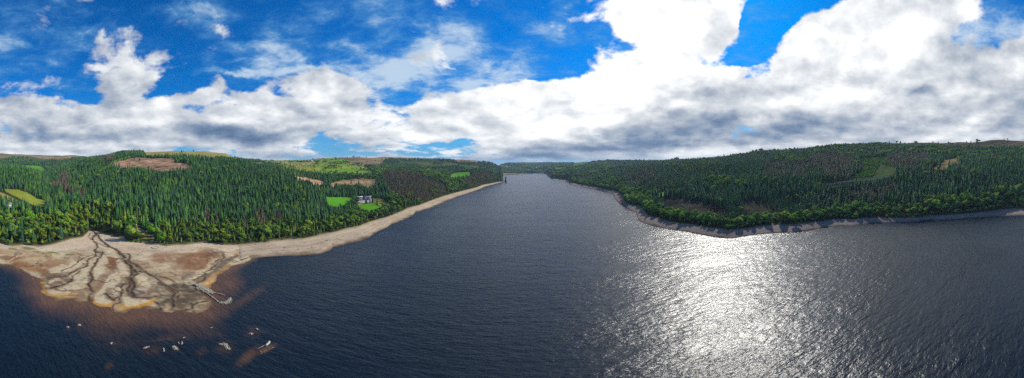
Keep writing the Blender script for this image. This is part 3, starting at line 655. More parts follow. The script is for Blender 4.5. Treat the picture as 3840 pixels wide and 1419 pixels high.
def trunk_mesh(r=.014, h=.95, limbs=0, reach=.2, n=6):
    mb = MB(); mb.cyl(0, 0, -.05, h*.5, r*1.25, r*.8, n); mb.cyl(0, 0, h*.5-.002, h, r*.8, r*.15, n)
    for i in range(limbs):
        a = 2.4*i+rng.random(); z_ = h*(.3+.45*i/max(limbs, 1)); L = reach*(.7+.5*rng.random()); ca, sa = math.cos(a), math.sin(a)
        V = []; q = r*.5
        for t, w_ in ((0, q), (1, q*.35)):
            x, y, zz_ = ca*L*t, sa*L*t, z_+L*.7*t
            V += [(x-sa*w_, y+ca*w_, zz_), (x+sa*w_, y-ca*w_, zz_), (x, y, zz_+w_*1.6)]
        mb.add(V, [(0, 1, 4, 3), (1, 2, 5, 4), (2, 0, 3, 5)])
    return mb
def broad_crown(wid=.36, lobes=11, per=62, zc=.62, hz=.38, size=.040):
    parts = []
    for i in range(lobes):
        if i == 0: c = np.array([0, 0, zc]); r = wid*.66
        else:
            a = 2.4*i+.5*rng.random(); el = -.5+1.5*((i*.618) % 1); rad = wid*.62
            c = np.array([rad*math.cos(a)*math.cos(el), rad*math.sin(a)*math.cos(el), zc+hz*.66*math.sin(el)]); r = wid*(.30+.18*rng.random())
        n = int(per*(1.6 if i == 0 else 1)); d = rng.normal(size=(n, 3)); d /= np.linalg.norm(d, axis=1)[:, None]
        rad_ = r*(.86+.26*rng.random(n)); p = c+d*rad_[:, None]*np.array([1, 1, .9])
        nn = d+.55*rng.normal(size=(n, 3)); nn /= np.linalg.norm(nn, axis=1)[:, None]
        parts.append(quad_cloud(p, nn, size*(.7+.7*rng.random(n))))
        # inner mass
        us, vs = 7, 5; V = []; 
        for v_ in range(vs):
            ph = math.pi*(v_+.5)/vs
            for u_ in range(us):
                th = 2*math.pi*u_/us; q_ = r*.84*(.88+.2*rng.random()); V.append(c+np.array([q_*math.sin(ph)*math.cos(th), q_*math.sin(ph)*math.sin(th), q_*.9*math.cos(ph)]))
        F_ = [(v_*us+u_, v_*us+(u_+1) % us, (v_+1)*us+(u_+1) % us, (v_+1)*us+u_) for v_ in range(vs-1) for u_ in range(us)]
        parts.append((np.array(V), np.array(F_)))
    V, F = join(parts); V[:, 2] = np.maximum(V[:, 2], .03); return V, F
def larch_crown(wid=.15, n=230):
    f = rng.random(n)**.8; zc = .10+.88*f; r = wid*(1-f)**.7+.012; a = rng.random(n)*2*math.pi
    V, F = [], []
    for i in range(n):
        ca, sa = math.cos(a[i]), math.sin(a[i]); L = r[i]*(.5+.7*rng.random()); w_ = .007+.006*rng.random(); up = L*(.2+.7*rng.random())
        k_ = len(V); V += [(-sa*w_, ca*w_, zc[i]), (sa*w_, -ca*w_, zc[i]), (ca*L+sa*w_*.8, sa*L-ca*w_*.8, zc[i]+up), (ca*L-sa*w_*.8, sa*L+ca*w_*.8, zc[i]+up+.02)]
        F.append((k_, k_+1, k_+2, k_+3))
        if i % 2 == 0:
            k_ = len(V); x, y, q_ = ca*L*.7, sa*L*.7, zc[i]+up*.7; V += [(x, y, q_-.02), (x+.02*ca, y+.02*sa, q_+.005), (x-.015*sa, y+.015*ca, q_+.05), (x-.022*sa, y+.022*ca, q_)]; F.append((k_, k_+1, k_+2, k_+3))
    return np.array(V), np.array(F)
def crownmesh(name, vf, mat): return mesh_np(name, vf[0], vf[1], [mat])
def mbmesh(name, mb, mat): return mesh_np(name, mb.v, mb.f, [mat])
tr_c = mbmesh('conifer_trunk', trunk_mesh(.013, .97, 0), M['bark']); tr_b = mbmesh('broad_trunk', trunk_mesh(.030, .62, 5, .26), M['bark']); tr_l = mbmesh('larch_trunk', trunk_mesh(.011, .98, 0), M['bark_grey'])
tr_p = mbmesh('pole_trunk', trunk_mesh(.013, .98, 3, .06), M['bark_pole'])
PROTO = {}       # kind -> list of (crown mesh, trunk mesh)
sp = [spruce_crown(w_, b_, t_, k_) for w_, b_, t_, k_ in ((.20, .05, 13, 8), (.235, .04, 12, 9), (.17, .07, 14, 8), (.27, .03, 11, 9))]
PROTO['spruce'] = [(crownmesh('spruce_crown', v, M['spruce']), tr_c) for v in sp]+[(crownmesh('spruce_crown', sp[1], M['spruce_b']), tr_c)]
PROTO['spruce_y'] = [(crownmesh('young_crown', v, M['spruce_y']), tr_c) for v in sp[:3]]
PROTO['pole'] = [(crownmesh('pole_crown', spruce_crown(.085, .42, 11, 7), M['spruce']), tr_p), (crownmesh('pole_crown', spruce_crown(.075, .5, 10, 7), M['spruce_b']), tr_p)]
bc_ = [broad_crown(.36), broad_crown(.31, 10, 66, .60, .40), broad_crown(.42, 13, 56, .60, .34), broad_crown(.24, 9, 66, .56, .44)]
PROTO['broad'] = [(crownmesh('leafy_crown', v, M['broad']), tr_b) for v in bc_]
PROTO['broad_y'] = [(crownmesh('leafy_crown', v, M['broad_y']), tr_b) for v in (bc_[1], bc_[3])]
PROTO['broad_g'] = [(crownmesh('leafy_crown', v, M['broad_g']), tr_b) for v in (bc_[0], bc_[2])]
PROTO['bush'] = [(crownmesh('bush_crown', broad_crown(.55, 9, 50, .45, .40, .06), M['broad']), tr_b), (crownmesh('bush_crown', broad_crown(.6, 9, 50, .42, .38, .06), M['broad_g']), tr_b)]
PROTO['larch'] = [(crownmesh('larch_crown', larch_crown(w_), M['larch']), tr_l) for w_ in (.15, .125, .17)]

# ------------------------------------------------------------------ where the trees stand
def sample(dlo, dhi, s):
    g = np.arange(-dhi, dhi, s); x, y = np.meshgrid(g, np.arange(-dhi*.35, dhi, s)); x = x.ravel(); y = y.ravel()
    x = x+(rng.random(len(x))-.5)*s*1.15; y = y+(rng.random(len(y))-.5)*s*1.15
    d = np.hypot(x, y); az = np.degrees(np.arctan2(x, y)); k = (d >= dlo) & (d < dhi) & (np.abs(az) < 97)
    return x[k], y[k], d[k], az[k]
bands = [(330, 620, 6.3), (620, 950, 6.8), (950, 1400, 8.2), (1400, 2100, 11.5), (2100, 3100, 17), (3100, 5200, 27), (5200, 9000, 46)]
TX, TY, TD, TA, TS = [], [], [], [], []
for lo, hi, s in bands:
    x, y, d, a = sample(lo, hi, s); TX.append(x); TY.append(y); TD.append(d); TA.append(a); TS.append(np.full(len(x), s))
tx, ty, td, ta, ts = map(np.concatenate, (TX, TY, TD, TA, TS))
k1 = k1_of(ta); keep_ = td > k1+2; tx, ty, td, ta, ts, k1 = (q_[keep_] for q_ in (tx, ty, td, ta, ts, k1))
tz = height_arr(ta, td); tX, tY = to_px(tx, ty, tz)
m1 = fbm(tx/45, ty/45, 101, 4); m2 = fbm(tx/120, ty/120, 102, 3); u = rng.random(len(tx)); u2 = rng.random(len(tx))
left = tX < 1960
hgt_ = np.where(left, 14.2, 17.)*(.62+.62*rng.random(len(tx)))*(1+.22*m2+.2*m1); hgt_ = np.where(td > 2100, hgt_*1.15, hgt_)
cY = tY-.55*hgt_/td*57.3*PPD                                   # row of the middle of the canopy
none = np.zeros(len(tx), bool)
for c, p, a, b in FIELD:
    if b: none |= inpoly(tX, tY, p) & (td > a) & (td < b)
# trees in front of the low fields must not hide them
none |= inpoly(tX, tY-10, FIELD[7][1]) & (td < 1000) & (td > 600); none |= inpoly(tX, tY-16, FIELD[8][1]) & (td < 1000) & (td > 600); none |= inpoly(tX, tY-8, FIELD[8][1]) & (td < 1000) & (td > 600)
none |= inpoly(tX, tY-26, FIELD[0][1]) & (td < 760) | inpoly(tX, tY-12, FIELD[0][1]) & (td < 1000)
brush = np.zeros(len(tx), bool)
for p, a, b, c in CLEAR: q_ = (inpoly(tX+10*m1, tY+4*m1, p) | inpoly(tX+6*m1, tY-7, p)) & (td > a) & (td < b); none |= q_ & (u > .035+.09*(m1 > .15))
for p, a, b in YOUNG: brush |= inpoly(tX, tY, p) & (td > a) & (td < b)
none |= inpoly(tX, tY, Z(1, [(1200, 700), (1290, 760), (1395, 845), (1375, 890), (1215, 890), (1230, 820)])) & (td < 620)
none |= inpoly(tX, tY, Z(1, [(925, 770), (1030, 785), (1120, 825), (1110, 852), (1020, 845)])) & (td < 620)
ROAD = Z(6, [(430, 463), (520, 450), (620, 436), (700, 433), (770, 428), (840, 415), (900, 408), (965, 392)])
def road_pt(X, Y):                                            # first ground point seen at that place
    a_ = float(az_of(X)); dd = np.linspace(600, 1600, 800); hh_ = np.array([height(a_, q) for q in dd]); el = CAMZ+dd*(-dep(Y))
    i = int(np.argmax(hh_ >= el)); return dd[i]*math.sin(R(a_)), dd[i]*math.cos(R(a_))
RP = [road_pt(*p) for p in ROAD]
rd, _ = segdist(tx, ty, RP); none |= (rd < 9); cam_side = np.hypot(*np.mean(RP, 0)); none |= (rd < 26) & (td < cam_side+200) & (inpoly(tX, tY-12, [(3080, 650), (3360, 640), (3360, 690), (3080, 720)]))
farm = inpoly(tX, tY, FARM) & (td > 1300); Hc, Ec = fields_cells(tx, ty)
farmy = farm & ~(((Ec < 10) & (u < .32)) | ((m2+.35*m1 > .40) & (tY > 603)) | (u > .992))
none |= farmy
for p in MOORS: none |= inpoly(tX, tY, p) & (td > 1500) & (u > .012)
mass = fbm(tx/420, ty/420, 105, 4)
none |= (td > 2400) & ~farm & (mass < -.16) & left
none |= (td > 3000) & ~farm & (mass < -.28)
none |= (td > 9000)
none |= (tX > 548) & (tX < 985) & (td > 1230) & (td < 2700) & (u > .01)
dead = np.zeros(len(tx), bool)
for p, a, b in TR_DEAD: dead |= inpoly(tX+4*m1*4, cY, p) & (td > a) & (td < b) & (u2 < np.where(left, .86, .6))
dtop = td-k1
bandw = np.interp(tX, [0, 320, 420, 600, 900, 1150, 1300, 1500, 1700, 1900, 2200, 2350, 2500, 2900, 3300, 3700, 3840], [130, 100, 60, 70, 80, 75, 120, 90, 110, 90, 120, 230, 55, 48, 50, 62, 90])
broad = dtop < bandw*(1+.5*m1)
broad |= farm | (inpoly(tX, tY, Z(3, [(950, 250), (1260, 300), (1360, 370), (1200, 420), (1120, 380)])) & (td < 2300))
broad |= (left & (tX > 1230) & (td > 1150) & (td < 2300) & (m1 > .0) & (tX < 1700))
pl = (~left) & (tX > 2300) & (td < 1000) & (tX < 3000)
broad |= inpoly(tX, cY, Z(5, [(860, 340), (1040, 340), (1040, 400), (880, 400)])) | inpoly(tX, cY, Z(5, [(1090, 375), (1190, 375), (1190, 420), (1090, 420)]))
broad |= (~left) & (tX > 2900) & (m1 > .30) & (td > 1200)
broad |= (tX > 1950) & (tX < 2300) & (m1 > .1)
kind = np.where(dead, 'larch', np.where(broad, 'broad', 'spruce')).astype('<U9')
yz = broad & (u2 < np.interp(tX, [0, 600, 1200, 1900, 1960, 2300, 3840], [.48, .30, .12, .06, .05, .05, .14])); kind[yz & ~dead] = 'broad_y'
kind[(broad & ~dead & (u2 > .93) & (tX < 1300))] = 'broad_g'
mixc_ = broad & ~dead & (dtop > 10) & (u > .35+.45*(tX > 1250)+.33*(tX < 340)) & (tX < 1960) & ~farm; kind[mixc_ & (u2 < .5)] = 'spruce'; kind[mixc_ & (u2 >= .5)] = 'spruce_y'
kind[(kind == 'spruce') & (tX > 600) & (tX < 1250) & (dtop < 170) & (dtop < 110+90*m1) & (u2 < .55)] = 'spruce_y'
std = m2+.55*m1
kind[(kind == 'spruce') & (tX < 1250) & (std > .30) & (u2 < .75)] = 'spruce_y'
kind[(kind == 'spruce') & (u2 > .975)] = 'broad'
kind[(kind == 'spruce') & (tX > 2500) & (td > 1000) & (std > .32) & (u2 < .5)] = 'broad_y'
ride = np.abs(fbm(tx/260, ty/260, 131, 2)); none |= (ride < .012) & (td > 520) & (td < 2600) & (kind != 'broad')
none |= (u < .05) & (td < 1500)
kind[(kind == 'spruce') & pl & (dtop < 190)] = 'pole'
kind[(kind == 'spruce') & (dtop < 240) & (tX > 2950) & (u2 < .35)] = 'pole'
kind[brush & (kind != 'larch')] = 'bush'
hg = hgt_.copy()
hg = np.where(kind == 'bush', 3.+3*u, hg); hg = np.where(np.char.startswith(kind, 'broad'), hg*np.where(farm, .62, .92), hg); hg = np.where((kind == 'spruce_y'), hg*.72, hg)
hg = np.where((dtop < 12) & np.char.startswith(kind, 'broad'), hg*.55, hg); hg = np.where((kind == 'pole'), hg*1.12, hg); hg = np.where(kind == 'larch', hg*.95, hg)
hg = np.where((kind == 'spruce') & (tX < 700) & (dtop < 220), hg*1.25, hg)
ok = ~none & ~hidden(ta, td, tz+hg) & ~((rng.random(len(tx)) < .28) & np.char.startswith(kind, 'broad') & (td < 1400))
tx, ty, tz, td, ta, ts, hg, kind, tX, tY, dtop, farm = (q_[ok] for q_ in (tx, ty, tz, td, ta, ts, hg, kind, tX, tY, dtop, farm))
print('trees', len(tx), {k: int((kind == k).sum()) for k in set(kind)})
wide = np.interp(ts, [6, 8.2, 11.5, 17, 27, 46], [1.0, 1.1, 1.25, 1.6, 2.2, 3.2])
# the rim of the delta: low bushes on the very edge of the vegetation
fam = {'spruce': 'spruce_tree', 'spruce_y': 'spruce_tree', 'pole': 'spruce_tree', 'broad': 'broadleaf_tree', 'broad_y': 'broadleaf_tree', 'broad_g': 'broadleaf_tree', 'bush': 'bush', 'larch': 'bare_larch'}
famv = np.array([fam[k] for k in kind]); single = np.zeros(len(tx), bool)
inview = (tX > -5) & (tX < 3845)
for f_ in set(famv):
    w_ = np.where((famv == f_) & inview)[0]; app = hg[w_]/td[w_]*np.where(dtop[w_] < 30, 1.5, 1.); single[w_[np.argsort(-app)[:260]]] = True
LOOK = {'spruce': 'dark green spruce', 'spruce_y': 'light green young conifer', 'pole': 'bare stemmed tall spruce', 'broad': 'green leafy tree', 'broad_y': 'yellowing leafy tree', 'broad_g': 'vivid green leafy tree', 'bush': 'low green bush', 'larch': 'bare grey brown larch'}
CAT = {'spruce_tree': 'conifer', 'broadleaf_tree': 'tree', 'bush': 'bush', 'bare_larch': 'larch'}
def where(X, d_, dt):
    if X < 340: r = 'wood left of the stream mouth'
    elif X < 560: r = 'wood behind the stream delta'
    elif X < 900: r = 'wood above the wide left beach'
    elif X < 1230: r = 'foot of the big forested hill'
    elif X < 1450: r = 'belt below the white farmhouse'
    elif X < 1750: r = 'knoll above the left shore'
    elif X < 1960: r = 'headland beside the lake tower'
    elif X < 2300: r = 'far right bank of the lake'
    elif X < 2500: r = 'right headland'
    elif X < 2900: r = 'slope behind the shaded right beach'
    elif X < 3350: r = 'slope below the forest track'
    else: r = 'steep slope at the far right'
    e = 'at the edge of the beach' if dt < 22 else ('in the second row' if dt < 70 else 'deeper in the wood')
    return r, e
def place(kind_, x, y, z_, h, wd=1., label=None, group=None, var=None):
    P = PROTO[kind_]; v = P[int(rng.integers(len(P)))] if var is None else P[var]
    o = empty(fam[kind_], (x, y, z_-.2), rng.random()*6.28); o.scale = (h*wd, h*wd, h)
    link(bpy.data.objects.new('trunk', v[1]), o); link(bpy.data.objects.new('crown', v[0]), o)
    tag(o, label, CAT[fam[kind_]], group); return o
for i in np.where(single)[0]:
    r_, e_ = where(tX[i], td[i], dtop[i])
    place(kind[i], tx[i], ty[i], tz[i], hg[i], 1+.25*(rng.random()-.3), '%s %s, %s' % (LOOK[kind[i]], e_, r_), '%s of the %s, %s' % (LOOK[kind[i]], r_, e_))

# the rest of each kind: one object per wood, instanced on points
def wood(name, label, ks, sel):
    col_ = bpy.data.collections.new(name+'_sources'); off = {}
    srcs = []
    for k_ in ks:
        off[k_] = (len(srcs), len(PROTO[k_]))
        for cm, tm in PROTO[k_]:
            nc, ntk = len(cm.vertices), len(tm.vertices)
            def arr(me_):
                v = np.empty(len(me_.vertices)*3, np.float32); me_.vertices.foreach_get('co', v); return v.reshape(-1, 3), [tuple(p.vertices) for p in me_.polygons]
            (cv, cf), (tv, tf) = arr(cm), arr(tm)
            me_ = mesh_np('%s_source' % name, np.concatenate([cv, tv]), cf+[tuple(i+nc for i in f) for f in tf], [cm.materials[0], tm.materials[0]], mi=[0]*len(cf)+[1]*len(tf))
            o = bpy.data.objects.new('%s_%02d' % (name, len(srcs)), me_); col_.objects.link(o); srcs.append(o)
    n = len(sel); pm = bpy.data.meshes.new(name); pm.vertices.add(n)
    pm.vertices.foreach_set('co', np.stack([tx[sel], ty[sel], tz[sel]-.3], 1).astype(np.float32).ravel())
    idx_ = np.array([off[kind[i]][0]+int(rng.integers(off[kind[i]][1])) for i in sel], np.int32)
    a_ = pm.attributes.new('pick', 'INT', 'POINT'); a_.data.foreach_set('value', idx_)
    a_ = pm.attributes.new('turn', 'FLOAT', 'POINT'); a_.data.foreach_set('value', (rng.random(n)*6.28).astype(np.float32))
    sc = np.stack([hg[sel]*wide[sel], hg[sel]*wide[sel], hg[sel]], 1)*(1+.2*(rng.random((n, 1))-.5))
    a_ = pm.attributes.new('size', 'FLOAT_VECTOR', 'POINT'); a_.data.foreach_set('vector', sc.astype(np.float32).ravel())
    o = link(bpy.data.objects.new(name, pm)); tag(o, label, CAT.get(name, 'wood'), kind='stuff')
    ng = bpy.data.node_groups.new(name, 'GeometryNodeTree'); ng.interface.new_socket('Geometry', in_out='INPUT', socket_type='NodeSocketGeometry'); ng.interface.new_socket('Geometry', in_out='OUTPUT', socket_type='NodeSocketGeometry')
    gi = ng.nodes.new('NodeGroupInput'); go = ng.nodes.new('NodeGroupOutput'); ci = ng.nodes.new('GeometryNodeCollectionInfo'); ip = ng.nodes.new('GeometryNodeInstanceOnPoints')
    ci.inputs[0].default_value = col_; ci.inputs[1].default_value = True; ci.inputs[2].default_value = True
    def na(nm, ty_):
        q = ng.nodes.new('GeometryNodeInputNamedAttribute'); q.data_type = ty_; q.inputs[0].default_value = nm; return q.outputs[0]
    cx = ng.nodes.new('ShaderNodeCombineXYZ'); ng.links.new(na('turn', 'FLOAT'), cx.inputs[2])
    L = ng.links.new; L(gi.outputs[0], ip.inputs['Points']); L(ci.outputs[0], ip.inputs['Instance']); ip.inputs['Pick Instance'].default_value = True
    L(na('pick', 'INT'), ip.inputs['Instance Index']); L(cx.outputs[0], ip.inputs['Rotation']); L(na('size', 'FLOAT_VECTOR'), ip.inputs['Scale']); L(ip.outputs[0], go.inputs[0])
    md = o.modifiers.new('scatter', 'NODES'); md.node_group = ng
rest = np.where(~single)[0]
wood('conifer_forest', 'dense dark spruce plantation covering the hills on both sides of the lake', ['spruce', 'spruce_y', 'pole'], rest[famv[rest] == 'spruce_tree'])
wood('broadleaf_wood', 'mixed leafy trees and hedgerows along the shores and among the pastures', ['broad', 'broad_y', 'broad_g'], rest[famv[rest] == 'broadleaf_tree'])
wood('larch_stand', 'stands of bare grey brown larch within the green forest', ['larch'], rest[famv[rest] == 'bare_larch'])
if (famv[rest] == 'bush').any(): wood('undergrowth', 'low green bushes on the felled slope above the track', ['bush'], rest[famv[rest] == 'bush'])

# trees one would point at
def at_px(X, Y, zz_=None, d=None):
    """ground place whose foot is seen at X,Y"""
    a_ = float(az_of(X))
    if d is None:
        dd = np.linspace(float(k1_of(a_))-40, 2600, 1500); hh_ = np.interp(dd, D[:, int((a_-AZ[0])/.15)], ZZ[:, int((a_-AZ[0])/.15)]); el = CAMZ-dd*dep(Y)
        i = int(np.argmax(hh_ >= el)); d = dd[i]
    zq = height(a_, d) if zz_ is None else zz_; return d*math.sin(R(a_)), d*math.cos(R(a_)), zq
def hero(kind_, X, Y, hpx, wd, label, group=None, d=None, var=None):
    x, y, z_ = at_px(X, Y, d=d); d_ = math.hypot(x, y); place(kind_, x, y, z_, hpx/PPD/57.3*d_, wd, label, group, var)
hero('broad_g', 566, 893, 52, 1.0, 'vivid lime green tree standing above the lawn edge, behind the round olive tree', var=0)
hero('broad', 593, 903, 46, 1.05, 'round olive green tree between the two vivid lime trees by the lawn')
hero('broad_g', 606, 912, 42, 1.1, 'vivid lime green tree nearest the beach, right of the round olive tree', var=1)
hero('broad_y', 637, 910, 40, .8, 'narrow yellow tree right of the vivid lime trees by the beach', var=1)
hero('broad', 492, 905, 66, .9, 'big dark leafy tree on the left side of the lawn')
hero('broad', 516, 905, 44, 1.0, 'olive green weeping tree at the lawn corner beside the big dark tree', var=1)
hero('spruce_y', 468, 842, 66, .75, 'tall pale yellow green conifer standing alone in front of dark trees')
hero('broad_y', 1325, 776, 28, 1.15, 'round olive tree at the corner of the bright field, nearer the farmhouse track', var=0)
hero('broad_y', 1341, 765, 28, 1.15, 'round yellow green tree beside the farmyard, behind the olive one', var=0)
hero('spruce', 1874, 681, 23, 1.7, 'lone dark conifer on the tip of the headland beside the tower bridge', d=2180, var=3)
hero('broad_y', 2930, 841, 46, 1.1, 'round sunlit yellow green tree on the right beach, the left one of a pair', var=0)
hero('broad_g', 2977, 843, 42, 1.1, 'round sunlit green tree on the right beach, the right one of a pair', var=0)
hero('broad', 2693, 594, 11, 1.3, 'single dark round tree on the brown ridge of the right skyline', d=2400)
for X, h_ in ((2740, 9), (2750, 10), (2762, 9), (2775, 11), (2790, 10), (2800, 11), (2812, 12), (2823, 13), (2836, 14), (2850, 14), (2857, 15), (2886, 9), (2904, 12), (2917, 12), (2935, 9), (2948, 13), (2962, 14), (2967, 13), (2979, 15), (2991, 14), (2998, 10), (3016, 9)):
    a_ = float(az_of(X)); c_ = int((a_-AZ[0])/.15); e_ = (ZZ[:, c_]-CAMZ)/D[:, c_]; i_ = int(np.argmax(np.where(D[:, c_] > 1200, e_, -9)))
    hero('broad', X, 600, h_*1.15, .9, 'dark tree silhouetted in the loose row along the right skyline', 'trees along the right skyline', d=float(D[i_, c_])-6)
for X, Y, h_ in ((1416, 772, 5), (1423, 775, 5), (1408, 763, 4)): hero('bush', X, Y, h_, 1.2, 'small dark bush between the bright field and the tan pasture', 'bushes below the farmhouse pasture', var=0)
for X, Y in ((484, 907), (498, 909), (515, 913), (531, 913)): hero('bush', X, Y, 9, 1.3, 'small bright bush in the row on the sand below the lawn', 'bushes on the sand below the lawn', var=1, d=float(k1_of(float(az_of(X))))+1)

# ------------------------------------------------------------------ forest track
V, F = [], []
pts = []
for i in range(len(RP)-1):
    for t in np.linspace(0, 1, 12, endpoint=False): pts.append((lerp(RP[i][0], RP[i+1][0], t), lerp(RP[i][1], RP[i+1][1], t)))
pts.append(RP[-1])
for i, (x, y) in enumerate(pts):
    d_ = math.hypot(x, y); ux, uy = x/d_, y/d_; zc = height(math.degrees(math.atan2(x, y)), d_)
    for s_ in (-4, 4): V.append((x+ux*s_, y+uy*s_, zc+1.2)); 
    V.append((x-ux*6, y-uy*6, zc-2.5))
for i in range(len(pts)-1): F += [(3*i, 3*i+3, 3*i+4, 3*i+1), (3*i+2, 3*i+5, 3*i+3, 3*i)]
m_tr = plain('track_gravel', (.26, .24, .20), .95, .2, .3)
tag(link(bpy.data.objects.new('forest_track', mesh_np('forest_track', V, F, [m_tr]))), 'pale gravel forest track cut across the right hillside', kind='structure')

# ------------------------------------------------------------------ stones in the shallows
m_rock, nt, b, out = newmat('pale_rubble'); geo = N(nt, 'ShaderNodeNewGeometry'); sp_ = N(nt, 'ShaderNodeSeparateXYZ'); nt.links.new(geo.outputs['Position'], sp_.inputs[0])
wet_ = N(nt, 'ShaderNodeMapRange'); nt.links.new(sp_.outputs[2], wet_.inputs[0]); wet_.inputs[1].default_value = .12; wet_.inputs[2].default_value = .45
dry_ = ramp(nt, noise(nt, geo.outputs['Position'], .9, 5), [(.3, (.24, .21, .155)), (.7, (.42, .375, .28))])
nt.links.new(mixc(nt, 'MIX', (.055, .045, .035), dry_, wet_.outputs[0]), b.inputs['Base Color']); b.inputs['Roughness'].default_value = .85
m_wood = plain('driftwood', (.09, .07, .055), .9, .4, 2)
def rubble(pts7, wdt, n, size, frame=7, name='rock_pile', label='', cat='rocks', group=None, zb=0.):
    P = [tuple(gp(X, Y, zb)) for X, Y in Z(frame, pts7)]
    wdt = [q*.72 for q in wdt] if isinstance(wdt, (list, tuple)) else wdt*.72; size *= .7; mb = MB(); seg = [math.dist(P[i], P[i+1]) for i in range(len(P)-1)]; tot = sum(seg) or 1
    cx, cy = np.mean(P, 0)
    for _ in range(n):
        if len(P) == 1: x, y = P[0]; w_ = wdt; r_ = math.sqrt(random.random())*w_; a_ = random.random()*6.28; x += r_*math.cos(a_); y += r_*math.sin(a_)*.8; lift = 1-r_/w_
        else:
            t = random.random()*tot; i = 0
            while t > seg[i] and i < len(seg)-1: t -= seg[i]; i += 1
            f = t/seg[i]; x, y = lerp(P[i][0], P[i+1][0], f), lerp(P[i][1], P[i+1][1], f)
            wl = wdt if not isinstance(wdt, (list, tuple)) else lerp(wdt[i], wdt[i+1], f); r_ = (random.random()-.5)*2*wl; a_ = random.random()*6.28; x += r_*math.cos(a_); y += r_*math.sin(a_); lift = 1-abs(r_)/(wl+.01)
        s_ = size*(.5+.9*random.random()); zc = zb+.05+.25*s_+lift*size*.7
        V = []; ns = 6
        for lv, (zz_, rr_) in enumerate(((-.5, .8), (.05, 1.05), (.5, .55))):
            for j in range(ns):
                q = rr_*(.75+.5*random.random())*s_*.6; a2_ = 2*math.pi*j/ns; V.append((x-cx+q*math.cos(a2_), y-cy+q*math.sin(a2_), zc+zz_*s_*.8-zb))
        F = [(lv*ns+j, lv*ns+(j+1) % ns, (lv+1)*ns+(j+1) % ns, (lv+1)*ns+j) for lv in (0, 1) for j in range(ns)]+[tuple(range(2*ns, 3*ns))]
        mb.add(V, F)
    o = mb.build(name, m_rock); o.location = (cx, cy, zb); tag(o, label, cat, group); return o
dz = .6
rubble([(1195, 375), (1230, 385), (1270, 410), (1300, 428)], [1.2, 4, 6.5, 4.5], 900, .85, label='broad bank of pale rubble running out from the delta to the water', name='rubble_bank', zb=.5)
rubble([(1240, 405), (1275, 430), (1310, 455), (1350, 487)], .8, 240, .8, label='thin line of pale stones linking the rubble bank to the outer rock islet', name='stone_line', zb=.0)
rubble([(1320, 427), (1355, 435), (1385, 443)], .8, 110, .8, label='thin row of pale stones trailing off the lake end of the rubble bank', name='stone_line')
rubble([(1360, 488), (1390, 492), (1412, 478), (1420, 460)], [2.5, 4.5, 3.5, 1.4], 330, .85, label='outer rock islet of pale rubble with a small hook', name='rock_islet')
rubble([(1210, 395), (1222, 408)], 1.5, 40, .8, label='small patch of pale stones on the mud beside the rubble bank', zb=.2)
ISL = [([(418, 640)], 1.3, 40, 'small pale rock pile in the water, leftmost of all'), ([(488, 627)], 1.9, 70, 'compact pale rock pile beside the leftmost one, right of it'),
 ([(683, 745), (690, 735)], .7, 24, 'thin leaning pale rock pile alone in the dark water'), ([(883, 768), (895, 770), (905, 764), (920, 762)], .9, 60, 'long low pale rock pile of broken stones'),
 ([(1070, 760), (1080, 768), (1085, 778)], 2.0, 150, 'large pale rock pile below the broken stone ring'), ([(1098, 735), (1105, 744)], .4, 12, 'short left side of the broken stone ring'), ([(1118, 748), (1124, 738), (1118, 728)], .5, 22, 'curved right side of the broken stone ring'),
 ([(1126, 707), (1138, 704)], .5, 16, 'two small stone blocks above the broken stone ring'), ([(1292, 648), (1312, 643)], .35, 9, 'dotted row of tiny stones nearest the silty water'),
 ([(1357, 745), (1368, 748)], 1.5, 60, 'left lump of the biggest rock pile pair'), ([(1382, 742), (1395, 760), (1408, 778)], 1.9, 170, 'biggest pale rock pile stretching toward the viewer'), ([(1546, 680), (1550, 684)], 1.6, 70, 'compact pale rock pile near the curved white wall'), ([(1580, 650), (1587, 655)], 1.0, 34, 'small broken rock pile furthest right, beyond the compact one'),
 ([(1008, 770), (1010, 790)], .5, 34, 'few scattered stones at the edge of the brown shoal')]
for p, w_, n_, l_ in ISL: rubble(p, w_, n_, .75, label=l_, group='rock piles standing in the shallow lake', zb=-.1)
# curved white wall and the sunken platform
arc = [gp(X, Y, .6) for X, Y in Z(7, [(1637, 748), (1646, 742), (1655, 735), (1660, 729), (1661, 724)])]
mb = MB(); c0 = np.mean(arc, 0); V = []
for i, p in enumerate(arc):
    t_ = arc[min(i+1, 4)]-arc[max(i-1, 0)]; t_ = t_/np.linalg.norm(t_); nrm = np.array([-t_[1], t_[0]])*.55
    for s_ in (-1, 1):
        for zq in (-.6, .75): V.append((p[0]-c0[0]+nrm[0]*s_, p[1]-c0[1]+nrm[1]*s_, zq))
F = []
for i in range(4): k_ = 4*i; F += [(k_, k_+1, k_+5, k_+4), (k_+3, k_+2, k_+6, k_+7), (k_+1, k_+3, k_+7, k_+5)]
F += [(0, 2, 3, 1), (16, 17, 19, 18)]; mb.add(V, F)
o = mb.build('curved_wall', plain('limewash', (.40, .38, .33), .8, .12, .8)); o.location = (c0[0], c0[1], 0); tag(o, 'short curved white wall rising from the water beside the sunken platform', 'wall')
for nm, pts_, lb in (('sunken_wall', [(1590, 775), (1632, 752)], 'thin low stone edge on the far side of the sunken platform'), ('sunken_wall', [(1605, 805), (1640, 785), (1690, 765)], 'thin low stone edge on the near side of the sunken platform')):
    rubble(pts_, .28, 46, .5, name=nm, label=lb, cat='wall', zb=-.05)
rubble([(1608, 790)], .5, 6, .6, label='single stone lump on the sunken platform', name='boulder', cat='rock')
